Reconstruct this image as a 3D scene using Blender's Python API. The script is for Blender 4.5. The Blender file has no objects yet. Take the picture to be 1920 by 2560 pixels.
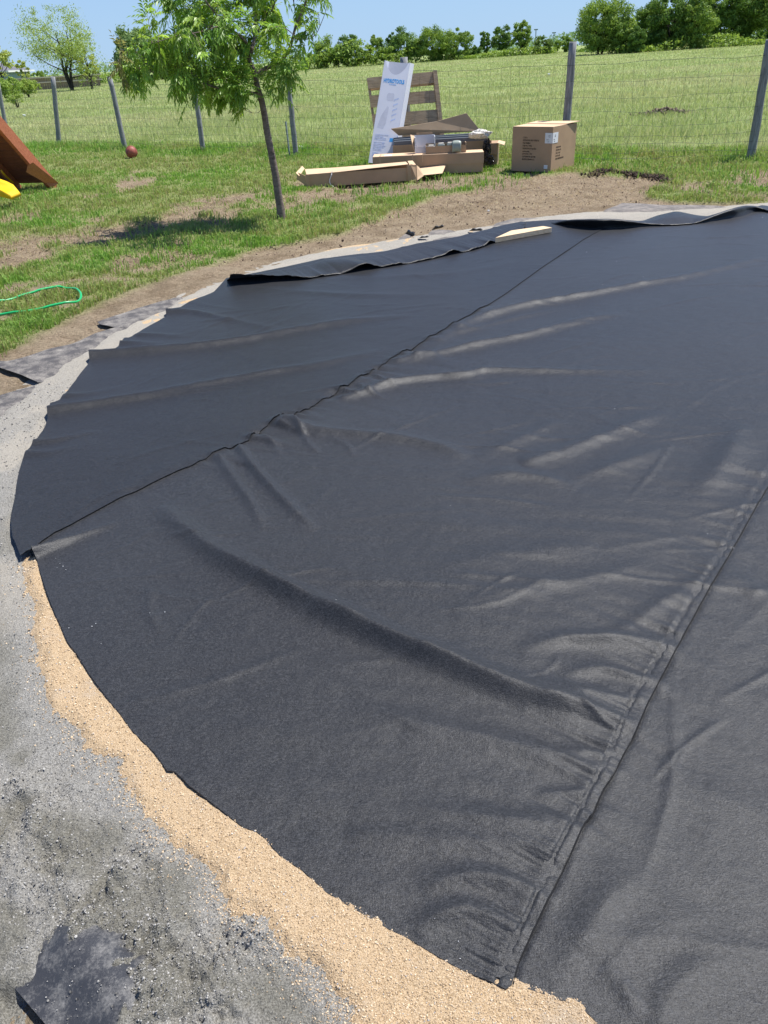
import bpy, bmesh, math, random
import numpy as np
from mathutils import Vector, Matrix

random.seed(7)
rng = np.random.default_rng(7)
SC = bpy.context.scene
COL = SC.collection

# ------------------------------------------------------------------ camera
F, CX, CY, H = 1849.0, 960.0, 1280.0, 1.55
ROLL = math.radians(3.15)
PITCH = math.atan((1280 - 140) * math.cos(ROLL) / F)
cf = np.array([0, math.cos(PITCH), -math.sin(PITCH)])
r0 = np.array([1.0, 0, 0]); u0 = np.cross(r0, cf)
cr = r0 * math.cos(ROLL) - u0 * math.sin(ROLL)
cu = u0 * math.cos(ROLL) + r0 * math.sin(ROLL)
cam = bpy.data.cameras.new('camera')
cam.sensor_fit = 'VERTICAL'; cam.sensor_height = 36; cam.lens = 36 * F / 2560
cam.clip_start = 0.05; cam.clip_end = 5000
camo = bpy.data.objects.new('camera', cam); COL.objects.link(camo)
camo.matrix_world = Matrix(((cr[0], cu[0], -cf[0], 0), (cr[1], cu[1], -cf[1], 0), (cr[2], cu[2], -cf[2], H), (0, 0, 0, 1)))
SC.camera = camo

# ------------------------------------------------------------------ world, sun, exposure
SUN_EL, SUN_AZ = math.radians(64), math.atan2(0.92, 0.39)      # azimuth from +Y towards +X
W = bpy.data.worlds.new('World'); SC.world = W; W.use_nodes = True
nt = W.node_tree; nt.nodes.clear()
sky = nt.nodes.new('ShaderNodeTexSky'); sky.sky_type = 'NISHITA'; sky.sun_disc = False
sky.sun_elevation = SUN_EL; sky.sun_rotation = SUN_AZ; sky.air_density = 1.0; sky.dust_density = 0.0; sky.ozone_density = 2.2; sky.altitude = 300
bg = nt.nodes.new('ShaderNodeBackground'); bg.inputs[1].default_value = 0.08
wo = nt.nodes.new('ShaderNodeOutputWorld')
hsv = nt.nodes.new('ShaderNodeMix'); hsv.data_type = 'RGBA'; hsv.blend_type = 'MULTIPLY'; hsv.inputs[0].default_value = 1; hsv.inputs[7].default_value = (.66, .77, 1.04, 1)
tc_ = nt.nodes.new('ShaderNodeTexCoord'); sx_ = nt.nodes.new('ShaderNodeSeparateXYZ'); mr_ = nt.nodes.new('ShaderNodeMapRange')
mr_.inputs['From Min'].default_value = 0.0; mr_.inputs['From Max'].default_value = 0.5; mr_.inputs['To Min'].default_value = .85; mr_.inputs['To Max'].default_value = 0.0
air = nt.nodes.new('ShaderNodeMix'); air.data_type = 'RGBA'; air.inputs[7].default_value = (3.1, 4.75, 6.9, 1)      # blue air low over the horizon, fading upwards
nt.links.new(tc_.outputs['Generated'], sx_.inputs[0]); nt.links.new(sx_.outputs['Z'], mr_.inputs['Value']); nt.links.new(mr_.outputs[0], air.inputs[0])
nt.links.new(sky.outputs[0], hsv.inputs[6]); nt.links.new(hsv.outputs[2], air.inputs[6]); nt.links.new(air.outputs[2], bg.inputs[0]); nt.links.new(bg.outputs[0], wo.inputs[0])
sl = bpy.data.lights.new('sun', 'SUN'); sl.energy = 4.5; sl.angle = math.radians(0.53); sl.color = (1, 0.965, 0.91)
so = bpy.data.objects.new('sun', sl); COL.objects.link(so)
sd = Vector((math.sin(SUN_AZ) * math.cos(SUN_EL), math.cos(SUN_AZ) * math.cos(SUN_EL), math.sin(SUN_EL)))
so.rotation_euler = sd.to_track_quat('Z', 'Y').to_euler(); so.location = (0, 0, 20)
vs = SC.view_settings; vs.view_transform = 'Standard'; vs.look = 'None'; vs.gamma = 1; vs.exposure = 0.7
vs.use_curve_mapping = False
SC.cycles.max_bounces = 6; SC.cycles.transparent_max_bounces = 6

# ------------------------------------------------------------------ measuring helpers (photo measurement -> metres)
def ray(px, py): return cf + cr * (px - CX) / F + cu * (CY - py) / F
def at(px, py, z=0.0):
    d = ray(px, py); t = (z - H) / d[2]; return np.array([d[0] * t, d[1] * t, z])
def atY(px, py, Y):
    d = ray(px, py); p = d * Y / d[1]; p[2] += H; return p
def G2(pts, z=0.0): return np.array([at(p[0], p[1], z)[:2] for p in pts])

# ------------------------------------------------------------------ numpy noise
_P = rng.integers(0, 1 << 30, 4096)
def _h(ix, iy, s):
    v = _P[(ix * 73 + iy * 1511 + s * 389) & 4095] ^ _P[(iy * 97 + ix * 31 + s * 17 + 5) & 4095]
    return (v & 65535) / 65535.0
def vnoise(x, y, sc, s=0):
    x = np.asarray(x) * sc; y = np.asarray(y) * sc
    ix = np.floor(x).astype(np.int64); iy = np.floor(y).astype(np.int64)
    fx = x - ix; fy = y - iy; fx = fx * fx * (3 - 2 * fx); fy = fy * fy * (3 - 2 * fy)
    a = _h(ix, iy, s); b = _h(ix + 1, iy, s); c = _h(ix, iy + 1, s); d = _h(ix + 1, iy + 1, s)
    return (a + (b - a) * fx) * (1 - fy) + (c + (d - c) * fx) * fy - 0.5     # -.5 .. .5
def fbm(x, y, sc, o=4, s=0):
    r = 0; a = 1.0
    for k in range(o):
        r = r + a * vnoise(x + 3.1 * k, y - 1.7 * k, sc * 2.03 ** k, s + k); a *= 0.5
    return r
def sstep(a, b, x):
    t = np.clip((x - a) / (b - a), 0, 1); return t * t * (3 - 2 * t)

def inside(poly, x, y):
    r = np.zeros(x.shape, bool); n = len(poly)
    for i in range(n):
        x1, y1 = poly[i]; x2, y2 = poly[(i + 1) % n]
        if y1 == y2: continue
        c = ((y1 > y) != (y2 > y)) & (x < (x2 - x1) * (y - y1) / (y2 - y1) + x1)
        r ^= c
    return r
def segdist(line, x, y, closed=False):
    """distance to a polyline, parameter along it 0..1, nearest point, signed side"""
    best = np.full(x.shape, 1e9); t_ = np.zeros(x.shape); nx = np.zeros(x.shape); ny = np.zeros(x.shape); sg = np.zeros(x.shape)
    n = len(line); m = n if closed else n - 1
    for i in range(m):
        a = line[i]; b = line[(i + 1) % n]; d = b - a; L = d @ d + 1e-12
        t = np.clip(((x - a[0]) * d[0] + (y - a[1]) * d[1]) / L, 0, 1)
        qx = a[0] + t * d[0]; qy = a[1] + t * d[1]
        e = np.hypot(x - qx, y - qy); k = e < best
        best = np.where(k, e, best); t_ = np.where(k, (i + t) / m, t_); nx = np.where(k, qx, nx); ny = np.where(k, qy, ny)
        sg = np.where(k, np.sign(d[0] * (y - a[1]) - d[1] * (x - a[0])), sg)
    return best, t_, nx, ny, sg
def smooth(line, n=4, closed=False):
    """Catmull-Rom resample"""
    P = np.asarray(line, float); out = []
    m = len(P)
    for i in range(m if closed else m - 1):
        p0 = P[(i - 1) % m] if (closed or i > 0) else P[0]; p1 = P[i]; p2 = P[(i + 1) % m]
        p3 = P[(i + 2) % m] if (closed or i < m - 2) else P[-1]
        for k in range(n):
            t = k / n
            out.append(.5 * ((2 * p1) + (p2 - p0) * t + (2 * p0 - 5 * p1 + 4 * p2 - p3) * t * t + (3 * p1 - p0 - 3 * p2 + p3) * t ** 3))
    if not closed: out.append(P[-1])
    return np.array(out)

# ------------------------------------------------------------------ object helpers
def tag(o, label=None, cat=None, group=None, kind=None):
    if label: o['label'] = label
    if cat: o['category'] = cat
    if group: o['group'] = group
    if kind: o['kind'] = kind
    return o
def link(name, me, mat=None, parent=None):
    if mat is not None and not me.materials: me.materials.append(mat)
    o = bpy.data.objects.new(name, me); COL.objects.link(o)
    if parent: o.parent = parent
    return o
def empty(name, loc=(0, 0, 0), rz=0, label=None, cat=None, group=None):
    o = bpy.data.objects.new(name, None); COL.objects.link(o); o.location = loc; o.rotation_euler = (0, 0, rz)
    o.empty_display_size = 0.1
    return tag(o, label, cat, group)
def npmesh(name, V, Fq, cols=None, smooth_=True):
    """V (n,3); Fq (m,k) faces all of one size, or a list of such arrays"""
    if not isinstance(Fq, list): Fq = [Fq]
    Fq = [f for f in Fq if len(f)]
    me = bpy.data.meshes.new(name); me.vertices.add(len(V)); me.vertices.foreach_set('co', np.asarray(V, np.float32).ravel())
    nl = sum(f.size for f in Fq); nf = sum(len(f) for f in Fq)
    me.loops.add(nl); me.loops.foreach_set('vertex_index', np.concatenate([f.ravel() for f in Fq]).astype(np.int32))
    st = []; o = 0
    for f in Fq:
        st.append(o + np.arange(len(f)) * f.shape[1]); o += f.size
    me.polygons.add(nf); me.polygons.foreach_set('loop_start', np.concatenate(st).astype(np.int32))
    me.update(calc_edges=True)
    me.polygons.foreach_set('use_smooth', np.full(nf, smooth_))
    if cols is not None:
        for k, c in cols.items():
            c = np.asarray(c, np.float32)
            if c.ndim == 1:
                a = me.attributes.new(k, 'FLOAT', 'POINT'); a.data.foreach_set('value', c)
            else:
                a = me.attributes.new(k, 'FLOAT_COLOR', 'POINT')
                if c.shape[1] == 3: c = np.c_[c, np.ones(len(c), np.float32)]
                a.data.foreach_set('color', c.ravel())
    me.validate()
    return me

class MB:
    """collects simple shapes into one mesh"""
    def __init__(s): s.v = []; s.f = []
    def add(s, vs, fs):
        o = len(s.v); s.v += [tuple(map(float, v)) for v in vs]; s.f += [tuple(o + i for i in f) for f in fs]; return s
    def hexa(s, p):      # p: 8 points, bottom 0-3 ccw, top 4-7
        return s.add(p, [(3, 2, 1, 0), (4, 5, 6, 7), (0, 1, 5, 4), (1, 2, 6, 5), (2, 3, 7, 6), (3, 0, 4, 7)])
    def box(s, c, d, M=None):
        x, y, z = [k / 2 for k in d]
        p = [Vector((sx * x, sy * y, sz * z)) for sz in (-1, 1) for sx, sy in ((-1, -1), (1, -1), (1, 1), (-1, 1))]
        p = [(M @ q if M else q) + Vector(c) for q in p]
        return s.hexa(p)
    def slab(s, quad, th):      # 4 points, thickened along the normal by th
        q = [Vector(a) for a in quad]; n = (q[1] - q[0]).cross(q[3] - q[0]).normalized() * th
        return s.hexa([a for a in q] + [a + n for a in q])
    def tube(s, pts, rad, n=6, cap=True):
        P = [Vector(p) for p in pts]; R = rad if isinstance(rad, (list, tuple, np.ndarray)) else [rad] * len(P)
        o = len(s.v); up = Vector((0.13, 0.21, 1)).normalized()
        for i, p in enumerate(P):
            d = (P[min(i + 1, len(P) - 1)] - P[max(i - 1, 0)]).normalized()
            a = d.cross(up)
            if a.length < 0.05: a = d.cross(Vector((1, 0, 0)))
            a.normalize(); b = d.cross(a)
            for k in range(n):
                t = 2 * math.pi * k / n; q = p + (a * math.cos(t) + b * math.sin(t)) * R[i]; s.v.append(tuple(q))
        for i in range(len(P) - 1):
            for k in range(n):
                s.f.append((o + i * n + k, o + i * n + (k + 1) % n, o + (i + 1) * n + (k + 1) % n, o + (i + 1) * n + k))
        if cap:
            s.f.append(tuple(o + k for k in range(n))[::-1]); s.f.append(tuple(o + (len(P) - 1) * n + k for k in range(n)))
        return s
    def build(s, name, mat, parent=None, bevel=0, sm=False):
        me = bpy.data.meshes.new(name); me.from_pydata(s.v, [], s.f); me.update()
        bm = bmesh.new(); bm.from_mesh(me); bmesh.ops.recalc_face_normals(bm, faces=bm.faces)
        if bevel: bmesh.ops.bevel(bm, geom=list(bm.edges), offset=bevel, segments=2, affect='EDGES', profile=.6)
        if sm:
            for f in bm.faces: f.smooth = True
        bm.to_mesh(me); bm.free()
        return link(name, me, mat, parent)

# ------------------------------------------------------------------ materials
def mat(name):
    m = bpy.data.materials.new(name); m.use_nodes = True
    n = m.node_tree.nodes; b = n['Principled BSDF']; return m, m.node_tree, b
def N(t, typ, **kw):
    n = t.nodes.new('ShaderNode' + typ)
    for k, v in kw.items():
        if k.startswith('i_'): n.inputs[k[2:]].default_value = v
        elif k.startswith('n') and k[1:].isdigit(): n.inputs[int(k[1:])].default_value = v
        else: setattr(n, k, v)
    return n
def L(t, a, b): t.links.new(a, b)
def coords(t, scale=(1, 1, 1), rot=(0, 0, 0), obj=True):
    tc = N(t, 'TexCoord'); mp = N(t, 'Mapping'); mp.inputs['Scale'].default_value = scale; mp.inputs['Rotation'].default_value = rot
    L(t, tc.outputs['Object' if obj else 'Generated'], mp.inputs[0]); return mp.outputs[0]
def noise(t, vec, scale, detail=4, rough=.55, dist=0):
    n = N(t, 'TexNoise'); n.inputs['Scale'].default_value = scale; n.inputs['Detail'].default_value = detail
    n.inputs['Roughness'].default_value = rough; n.inputs['Distortion'].default_value = dist
    if vec is not None: L(t, vec, n.inputs['Vector'])
    return n.outputs[0]
def ramp(t, fac, stops, interp='LINEAR'):
    r = N(t, 'ValToRGB'); r.color_ramp.interpolation = interp
    el = r.color_ramp.elements
    while len(el) < len(stops): el.new(0.5)
    for e, (p, c) in zip(el, stops):
        e.position = p; e.color = (c[0], c[1], c[2], 1) if not np.isscalar(c) else (c, c, c, 1)
    L(t, fac, r.inputs[0]); return r.outputs[0]
def mix(t, fac, a, b, mode='MIX'):
    m = N(t, 'Mix'); m.data_type = 'RGBA'; m.blend_type = mode
    for s, i in ((fac, 0), (a, 6), (b, 7)):
        if hasattr(s, 'is_linked'): L(t, s, m.inputs[i])
        elif i == 0: m.inputs[0].default_value = s
        else: m.inputs[i].default_value = (*s, 1) if len(s) == 3 else s
    return m.outputs[2]
def math_(t, op, a, b=0.0):
    m = N(t, 'Math'); m.operation = op
    for s, i in ((a, 0), (b, 1)):
        if hasattr(s, 'is_linked'): L(t, s, m.inputs[i])
        else: m.inputs[i].default_value = s
    return m.outputs[0]
def bump(t, b, hgt, dist=.01, strength=1.0, prev=None):
    n = N(t, 'Bump'); n.inputs['Distance'].default_value = dist; n.inputs['Strength'].default_value = strength
    L(t, hgt, n.inputs['Height'])
    if prev is not None: L(t, prev, n.inputs['Normal'])
    L(t, n.outputs[0], b.inputs['Normal']); return n.outputs[0]
def attr(t, name, col=False):
    a = N(t, 'Attribute'); a.attribute_name = name; return a.outputs['Color' if col else 'Fac']

def simple(name, col, rough=.6, var=.15, vs_=8, bs=None, bd=.003, stretch=(1, 1, 1), spec=.4):
    m, t, b = mat(name); v = coords(t, stretch)
    n = noise(t, v, vs_, 5)
    c0 = tuple(x * (1 - var * 1.6) for x in col); c1 = tuple(min(1, x * (1 + var * 1.6)) for x in col)
    L(t, ramp(t, n, [(.3, c0), (.7, c1)]), b.inputs['Base Color']); b.inputs['Roughness'].default_value = rough
    b.inputs['Specular IOR Level'].default_value = spec
    if bs: bump(t, b, noise(t, v, bs, 4), bd)
    return m

def felt(name, base, seed=0.0):
    m, t, b = mat(name)
    v = coords(t)
    fine = noise(t, v, 330, 3, .65)
    comb = noise(t, coords(t, (90, 420, 90), (0, 0, .12)), 1.0, 3, .6, .6)
    mott = noise(t, v, 28, 5, .65)
    big = noise(t, v, .55, 3, .5)
    g2 = noise(t, v, 120, 3, .7)
    f = math_(t, 'ADD', math_(t, 'ADD', math_(t, 'MULTIPLY', fine, .42), math_(t, 'MULTIPLY', comb, .30)), math_(t, 'MULTIPLY', g2, .28))
    c = ramp(t, f, [(.40, tuple(x * .4 for x in base)), (.5, base), (.60, tuple(x * 2.3 for x in base))])
    c = mix(t, ramp(t, mott, [(.35, .0), (.65, .2)]), c, tuple(x * 1.5 for x in base))
    c = mix(t, ramp(t, big, [(.4, .0), (.62, .3)]), c, (base[0] * 1.7, base[1] * 1.7, base[2] * 1.65))
    L(t, c, b.inputs['Base Color'])
    b.inputs['Roughness'].default_value = .40; b.inputs['Specular IOR Level'].default_value = .26
    b.inputs['Sheen Weight'].default_value = .03; b.inputs['Sheen Roughness'].default_value = .45
    b.inputs['Sheen Tint'].default_value = (.75, .85, 1, 1)
    n1 = bump(t, b, mott, .006, .35)
    n2 = N(t, 'Bump'); n2.inputs['Distance'].default_value = .003; n2.inputs['Strength'].default_value = .8
    L(t, f, n2.inputs['Height']); L(t, n1, n2.inputs['Normal']); L(t, n2.outputs[0], b.inputs['Normal'])
    return m

M = {}
M['felt'] = felt('black_felt', (.0240, .0246, .0264))
M['felt_dark'] = felt('black_felt_tight', (.0190, .0193, .0205))

def gravel_mat():
    m, t, b = mat('stone_dust'); v = coords(t)
    fine = noise(t, v, 260, 4, .7); mid = noise(t, v, 60, 5, .7); wet = attr(t, 'wet'); big = noise(t, v, 3.5, 5, .6)
    light = ramp(t, fine, [(.34, (.14, .135, .12)), (.5, (.275, .265, .24)), (.66, (.43, .415, .38))])
    dark = ramp(t, fine, [(.34, (.09, .086, .072)), (.5, (.18, .172, .145)), (.66, (.29, .28, .24))])
    c = mix(t, wet, light, dark)
    c = mix(t, math_(t, 'MULTIPLY', attr(t, 'tan'), .5), c, (.46, .41, .33))
    L(t, c, b.inputs['Base Color']); b.inputs['Roughness'].default_value = .9; b.inputs['Specular IOR Level'].default_value = .2
    h = math_(t, 'ADD', math_(t, 'MULTIPLY', fine, .5), mid)
    bump(t, b, h, .012, .9); return m
M['gravel'] = gravel_mat()
def sand_mat():
    m, t, b = mat('coarse_sand'); v = coords(t)
    fine = noise(t, v, 300, 3, .75); mid = noise(t, v, 35, 4, .6); big = noise(t, v, 5, 4)
    c = ramp(t, fine, [(.3, (.25, .17, .09)), (.48, (.49, .35, .205)), (.7, (.73, .57, .375))])
    c = mix(t, ramp(t, mid, [(.4, 0), (.7, .35)]), c, (.56, .43, .28))
    g = ramp(t, math_(t, 'ADD', math_(t, 'MULTIPLY', big, .7), math_(t, 'MULTIPLY', fine, .3)), [(.56, 0), (.64, .55)])
    c = mix(t, g, c, (.40, .36, .31))
    L(t, c, b.inputs['Base Color']); b.inputs['Roughness'].default_value = .9; b.inputs['Specular IOR Level'].default_value = .2
    bump(t, b, math_(t, 'ADD', fine, mid), .006, .9); return m
M['sand'] = sand_mat()
def ground_mat():
    m, t, b = mat('lawn_and_dirt'); v = coords(t)
    fine = noise(t, v, 45, 6, .75); mid = noise(t, v, 6, 5, .65); big = noise(t, v, .35, 5, .6)
    far = noise(t, coords(t, (.05, .22, 1)), 1.0, 6, .65)
    dirt = ramp(t, fine, [(.3, (.11, .078, .05)), (.5, (.275, .21, .14)), (.68, (.46, .36, .25))])
    dirt = mix(t, ramp(t, mid, [(.42, 0), (.6, .6)]), dirt, (.36, .29, .195))
    dirt = mix(t, ramp(t, noise(t, v, 2.1, 6, .7), [(.48, 0), (.62, .6)]), dirt, (.17, .125, .078))
    thatch = ramp(t, fine, [(.3, (.09, .11, .035)), (.5, (.22, .26, .09)), (.7, (.40, .38, .19))])
    field = ramp(t, far, [(.32, (.27, .345, .125)), (.5, (.33, .385, .155)), (.66, (.41, .435, .20))])
    field = mix(t, ramp(t, big, [(.4, 0), (.62, .6)]), field, (.17, .25, .065))
    field = mix(t, math_(t, 'MULTIPLY', ramp(t, fine, [(.35, .8), (.65, 0)]), .5), field, (.09, .13, .035))
    c = mix(t, attr(t, 'dirt'), thatch, dirt)
    c = mix(t, attr(t, 'far'), c, field)
    L(t, c, b.inputs['Base Color']); b.inputs['Roughness'].default_value = .95; b.inputs['Specular IOR Level'].default_value = .1
    bump(t, b, math_(t, 'ADD', fine, mid), .05, .8); return m
M['ground'] = ground_mat()
def dusty(name, base, dust, lo, hi, rough=.6, sc=7):
    m, t, b = mat(name); v = coords(t)
    n = noise(t, v, sc, 6, .7); f = noise(t, v, 160, 4, .7)
    k = ramp(t, math_(t, 'ADD', math_(t, 'MULTIPLY', n, .75), math_(t, 'MULTIPLY', f, .25)), [(lo, 0), (hi, 1)])
    c = mix(t, k, tuple(base), ramp(t, f, [(.3, tuple(x * .6 for x in dust)), (.7, tuple(x * 1.2 for x in dust))]))
    L(t, c, b.inputs['Base Color'])
    rr = ramp(t, k, [(0, rough), (1, .9)]); L(t, rr, b.inputs['Roughness'])
    b.inputs['Specular IOR Level'].default_value = .5
    bump(t, b, f, .003, .5); return m
M['plastic'] = dusty('black_plastic_dusty', (.040, .041, .045), (.30, .29, .27), .47, .80, .36, 12)
M['geotex'] = dusty('dusty_landscape_fabric', (.065, .06, .06), (.31, .285, .25), .44, .66, .8, 11)
M['geotex_light'] = dusty('dusty_grey_fabric', (.11, .10, .092), (.33, .29, .25), .42, .68, .8, 9)
def leafmat(name, tr=.35, rough=.5, spec=.3):
    m, t, b = mat(name); c = attr(t, 'Col', True)
    L(t, c, b.inputs['Base Color']); b.inputs['Roughness'].default_value = rough; b.inputs['Specular IOR Level'].default_value = spec
    tl = N(t, 'BsdfTranslucent'); hs = N(t, 'HueSaturation'); hs.inputs['Hue'].default_value = .485; hs.inputs['Saturation'].default_value = 1.1; hs.inputs['Value'].default_value = 1.25
    L(t, c, hs.inputs['Color']); L(t, hs.outputs[0], tl.inputs[0])
    ms = N(t, 'MixShader'); ms.inputs[0].default_value = tr
    out = t.nodes['Material Output']; L(t, b.outputs[0], ms.inputs[1]); L(t, tl.outputs[0], ms.inputs[2]); L(t, ms.outputs[0], out.inputs[0]); return m
M['grass'] = leafmat('grass_blades', .35, .6, .2)
M['leaf'] = leafmat('tree_leaves', .38, .42, .45)
M['leaf_far'] = leafmat('far_leaves', .3, .6, .2)
def wood(name, a, c, stretch=(1, 1, 14), rough=.75, sc=5, bd=.004):
    m, t, b = mat(name); v = coords(t, stretch)
    n = noise(t, v, sc, 6, .7, .6)
    L(t, ramp(t, n, [(.32, a), (.68, c)]), b.inputs['Base Color']); b.inputs['Roughness'].default_value = rough
    b.inputs['Specular IOR Level'].default_value = .25; bump(t, b, n, bd); return m
M['post'] = wood('weathered_post', (.13, .135, .145), (.36, .365, .37), (22, 22, 2.0), .85, 2.2)
M['bark'] = wood('young_bark', (.09, .065, .055), (.27, .22, .19), (9, 9, 30), .8, 1.6, .003)
M['darkbark'] = wood('dark_bark', (.02, .017, .015), (.07, .06, .05), (3, 3, 6), .9, 2)
M['pallet'] = wood('pallet_wood', (.36, .25, .155), (.60, .45, .30), (2, 14, 14), .85, 3)
M['stain'] = wood('red_stained_wood', (.30, .095, .045), (.50, .19, .10), (3, 20, 20), .6, 2)
M['stain_shaded'] = wood('shaded_stained_plank', (.16, .06, .035), (.26, .10, .06), (3, 20, 20), .75, 2)  # shade under the ramp put into a darker copy of the stain
M['pine'] = wood('fresh_pine', (.60, .42, .24), (.80, .63, .42), (3, 40, 40), .6, 1.2, .001)
M['card'] = simple('cardboard', (.44, .30, .19), .85, .06, 3, 90, .0008, (1, 1, 1), .15)
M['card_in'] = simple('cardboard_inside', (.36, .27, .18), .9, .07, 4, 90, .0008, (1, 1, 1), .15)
M['card_pale_lit'] = simple('pale_lit_cardboard', (.64, .46, .30), .85, .06, 3, 90, .0008, (1, 1, 1), .15)  # sunlight on lids and flaps put into a paler cardboard copy; also tape lines
M['white'] = simple('white_printed_card', (.74, .76, .84), .55, .03, 2)
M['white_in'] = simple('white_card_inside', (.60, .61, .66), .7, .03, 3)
M['paper'] = simple('paper_label', (.78, .79, .80), .6, .02, 3)
M['ink'] = simple('black_ink', (.035, .028, .025), .6, .05, 30)
M['ink_brown'] = simple('brown_black_ink', (.07, .045, .03), .7, .1, 30)
M['blue'] = simple('blue_ink', (.06, .38, .82), .5, .05, 8)
M['pale_blue'] = simple('pale_blue_ink', (.50, .59, .82), .5, .1, 8)
M['grey_print'] = simple('grey_print', (.62, .64, .73), .5, .10, 6)
M['bar'] = simple('grey_coated_steel', (.125, .14, .155), .4, .06, 6)
M['cap'] = simple('grey_green_plastic', (.30, .34, .29), .35, .04, 6)
M['bag_white'] = simple('creased_white_plastic', (.70, .66, .58), .35, .08, 20, 25, .01)
M['bag_black'] = simple('black_bag_plastic', (.012, .013, .016), .18, .1, 10, 18, .02)
M['strap'] = simple('white_strap', (.75, .72, .68), .4, .03, 5)
M['yellow'] = simple('yellow_plastic', (.82, .50, .015), .32, .04, 3)
M['hose'] = simple('green_hose', (.02, .42, .13), .28, .08, 5)
M['ball'] = simple('brick_red_rubber', (.34, .095, .065), .55, .10, 14, 160, .002)
M['seamink'] = simple('black_ball_seam', (.015, .012, .012), .6, .05, 10)
M['wire'] = simple('galvanised_wire', (.05, .06, .05), .6, .2, 10)
M['steel'] = simple('green_grey_steel', (.22, .27, .26), .5, .1, 10)
M['siding'] = simple('blue_grey_siding', (.22, .31, .36), .7, .04, 1)
M['roof'] = simple('grey_shingle', (.14, .14, .16), .9, .15, 3)
M['trim'] = simple('white_trim', (.7, .7, .68), .6, .03, 3)
M['rail'] = simple('pale_fence_rail', (.62, .50, .42), .7, .06, 2)
M['board'] = simple('brown_fence_board', (.24, .18, .13), .85, .12, 3)
M['lint'] = simple('white_lint', (.8, .8, .78), .8, .02, 3)

# ================================================================== OUTLINES measured on the photograph
C0 = np.array([2.38, 4.12]); R0 = 4.12
OUT_L = [(567,704),(552,722),(535,740),(512,750),(492,757),(472,766),(453,778),(438,780),(424,781),(418,792),(417,802),(405,809),(393,816),(374,826),(357,836),
 (343,846),(328,855),(313,855),(306,866),(299,877),(286,885),(270,889),(252,890),(234,893),(229,905),(227,916),(220,927),(212,937),(202,950),(193,964),(184,975),(176,986),
 (165,1001),(152,1015),(141,1019),(130,1022),(127,1032),(125,1050),(124,1062),(119,1075),(112,1090),(101,1105),(96,1115),(91,1122),(78,1137),(70,1150),(63,1162),
 (53,1194),(49,1218),(46,1240),(41,1265),(36,1287),(33,1316),(35,1340),(38,1361),(44,1371),(52,1393),(59,1411),(68,1406),(78,1401),(88,1403),(99,1416)]
OUT_B = [(99,1416),(106,1444),(114,1470),(123,1498),(133,1525),(145,1554),(158,1582),(166,1602),(175,1622),(187,1638),(198,1652),(213,1676),(228,1700),(247,1727),(266,1752),
 (287,1780),(307,1803),(321,1823),(336,1844),(364,1872),(391,1898),(408,1922),(423,1944),(442,1947),(460,1963),(477,1982),(510,2006),(543,2031),(578,2058),(613,2085),(642,2094),(667,2112),
 (685,2135),(700,2153),(730,2174),(760,2194),(787,2217),(814,2243),(858,2270),(900,2294),(918,2305),(970,2335),(1023,2361),(1064,2387),(1103,2410),(1146,2435),(1190,2456),(1232,2474),(1263,2490)]
OUT_C = [(1281,2471),(1305,2482),(1330,2490),(1360,2502),(1392,2514),(1420,2519),(1441,2527),(1460,2542),(1478,2560)]
OUT_F = [(567,702),(636,690),(717,674),(798,656),(880,645),(961,636),(1043,617),(1151,598),(1215,582),(1260,570),(1300,562),(1335,560),(1382,557),(1410,557),(1450,560),(1504,563),(1530,563),(1560,562),(1634,557),(1690,555),(1764,549),(1800,543),(1851,535),(1880,526),(1903,520),(1935,524)]
oL = G2(OUT_L); oB = G2(OUT_B); oC = G2(OUT_C); oF = G2(OUT_F)
def arc(p, q, n, inc=0):         # along the pool circle, clockwise seen from above == going right round the near side
    a0 = math.atan2(*(p - C0)[::-1]); a1 = math.atan2(*(q - C0)[::-1])
    ra, rb = np.hypot(*(p - C0)), np.hypot(*(q - C0))
    if a1 < a0: a1 += 2 * math.pi
    return np.array([C0 + (ra + (rb - ra) * k) * np.array([math.cos(a0 + (a1 - a0) * k), math.sin(a0 + (a1 - a0) * k)]) for k in np.linspace(0, 1, n)[1:-1]])
AB = G2([(88,1392),(112,1371),(143,1349),(181,1331),(217,1311),(253,1291),(287,1274),(321,1257),(361,1238),(401,1217),(448,1195),(494,1175),(517,1163),(540,1148),(572,1137),(603,1127),(624,1115),(641,1103),(658,1085),(675,1072),(700,1063),(716,1052),
   (734,1050),(752,1040),(774,1033),(800,1016),(830,1000),(850,987),(872,981),(905,955),(925,948),(943,935),(970,917),(991,903),(1010,895),(1030,884),(1076,856),(1105,843),(1140,822),(1185,795),(1226,770),(1268,741),(1307,712),(1350,681),(1389,654),(1425,630),(1458,607),(1485,592),(1510,579),(1520,572),(1533,564)])
BC_R = G2([(1278,2478),(1293,2422),(1330,2342),(1380,2238),(1423,2152),(1456,2078),(1478,2050),(1503,1992),(1528,1955),(1552,1906),(1585,1845),(1613,1777),(1650,1705),(1693,1623),(1730,1555),(1761,1500),(1800,1432),(1841,1360),(1880,1290),(1920,1221)])
BC_L = G2([(1238,2474),(1281,2373),(1343,2244),(1392,2139),(1478,1980),(1527,1887),(1570,1777),(1662,1623),(1724,1518),(1787,1419),(1841,1320),(1920,1187)])
dBC = (BC_R[-1] - BC_R[-5]); dBC /= np.hypot(*dBC)
# where that seam meets the far side of the circle
s_ = 3.0
while np.hypot(*(BC_R[-1] + dBC * s_ - C0)) < R0: s_ += .05
BCend = BC_R[-1] + dBC * s_
BC_R = np.vstack([BC_R, BCend]); 
dL = (BC_L[-1] - BC_L[-3]); dL /= np.hypot(*dL); BC_L = np.vstack([BC_L, BC_L[-1] + dBC * s_])
BC_M = BC_R + np.array([-.05, .03])

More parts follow.
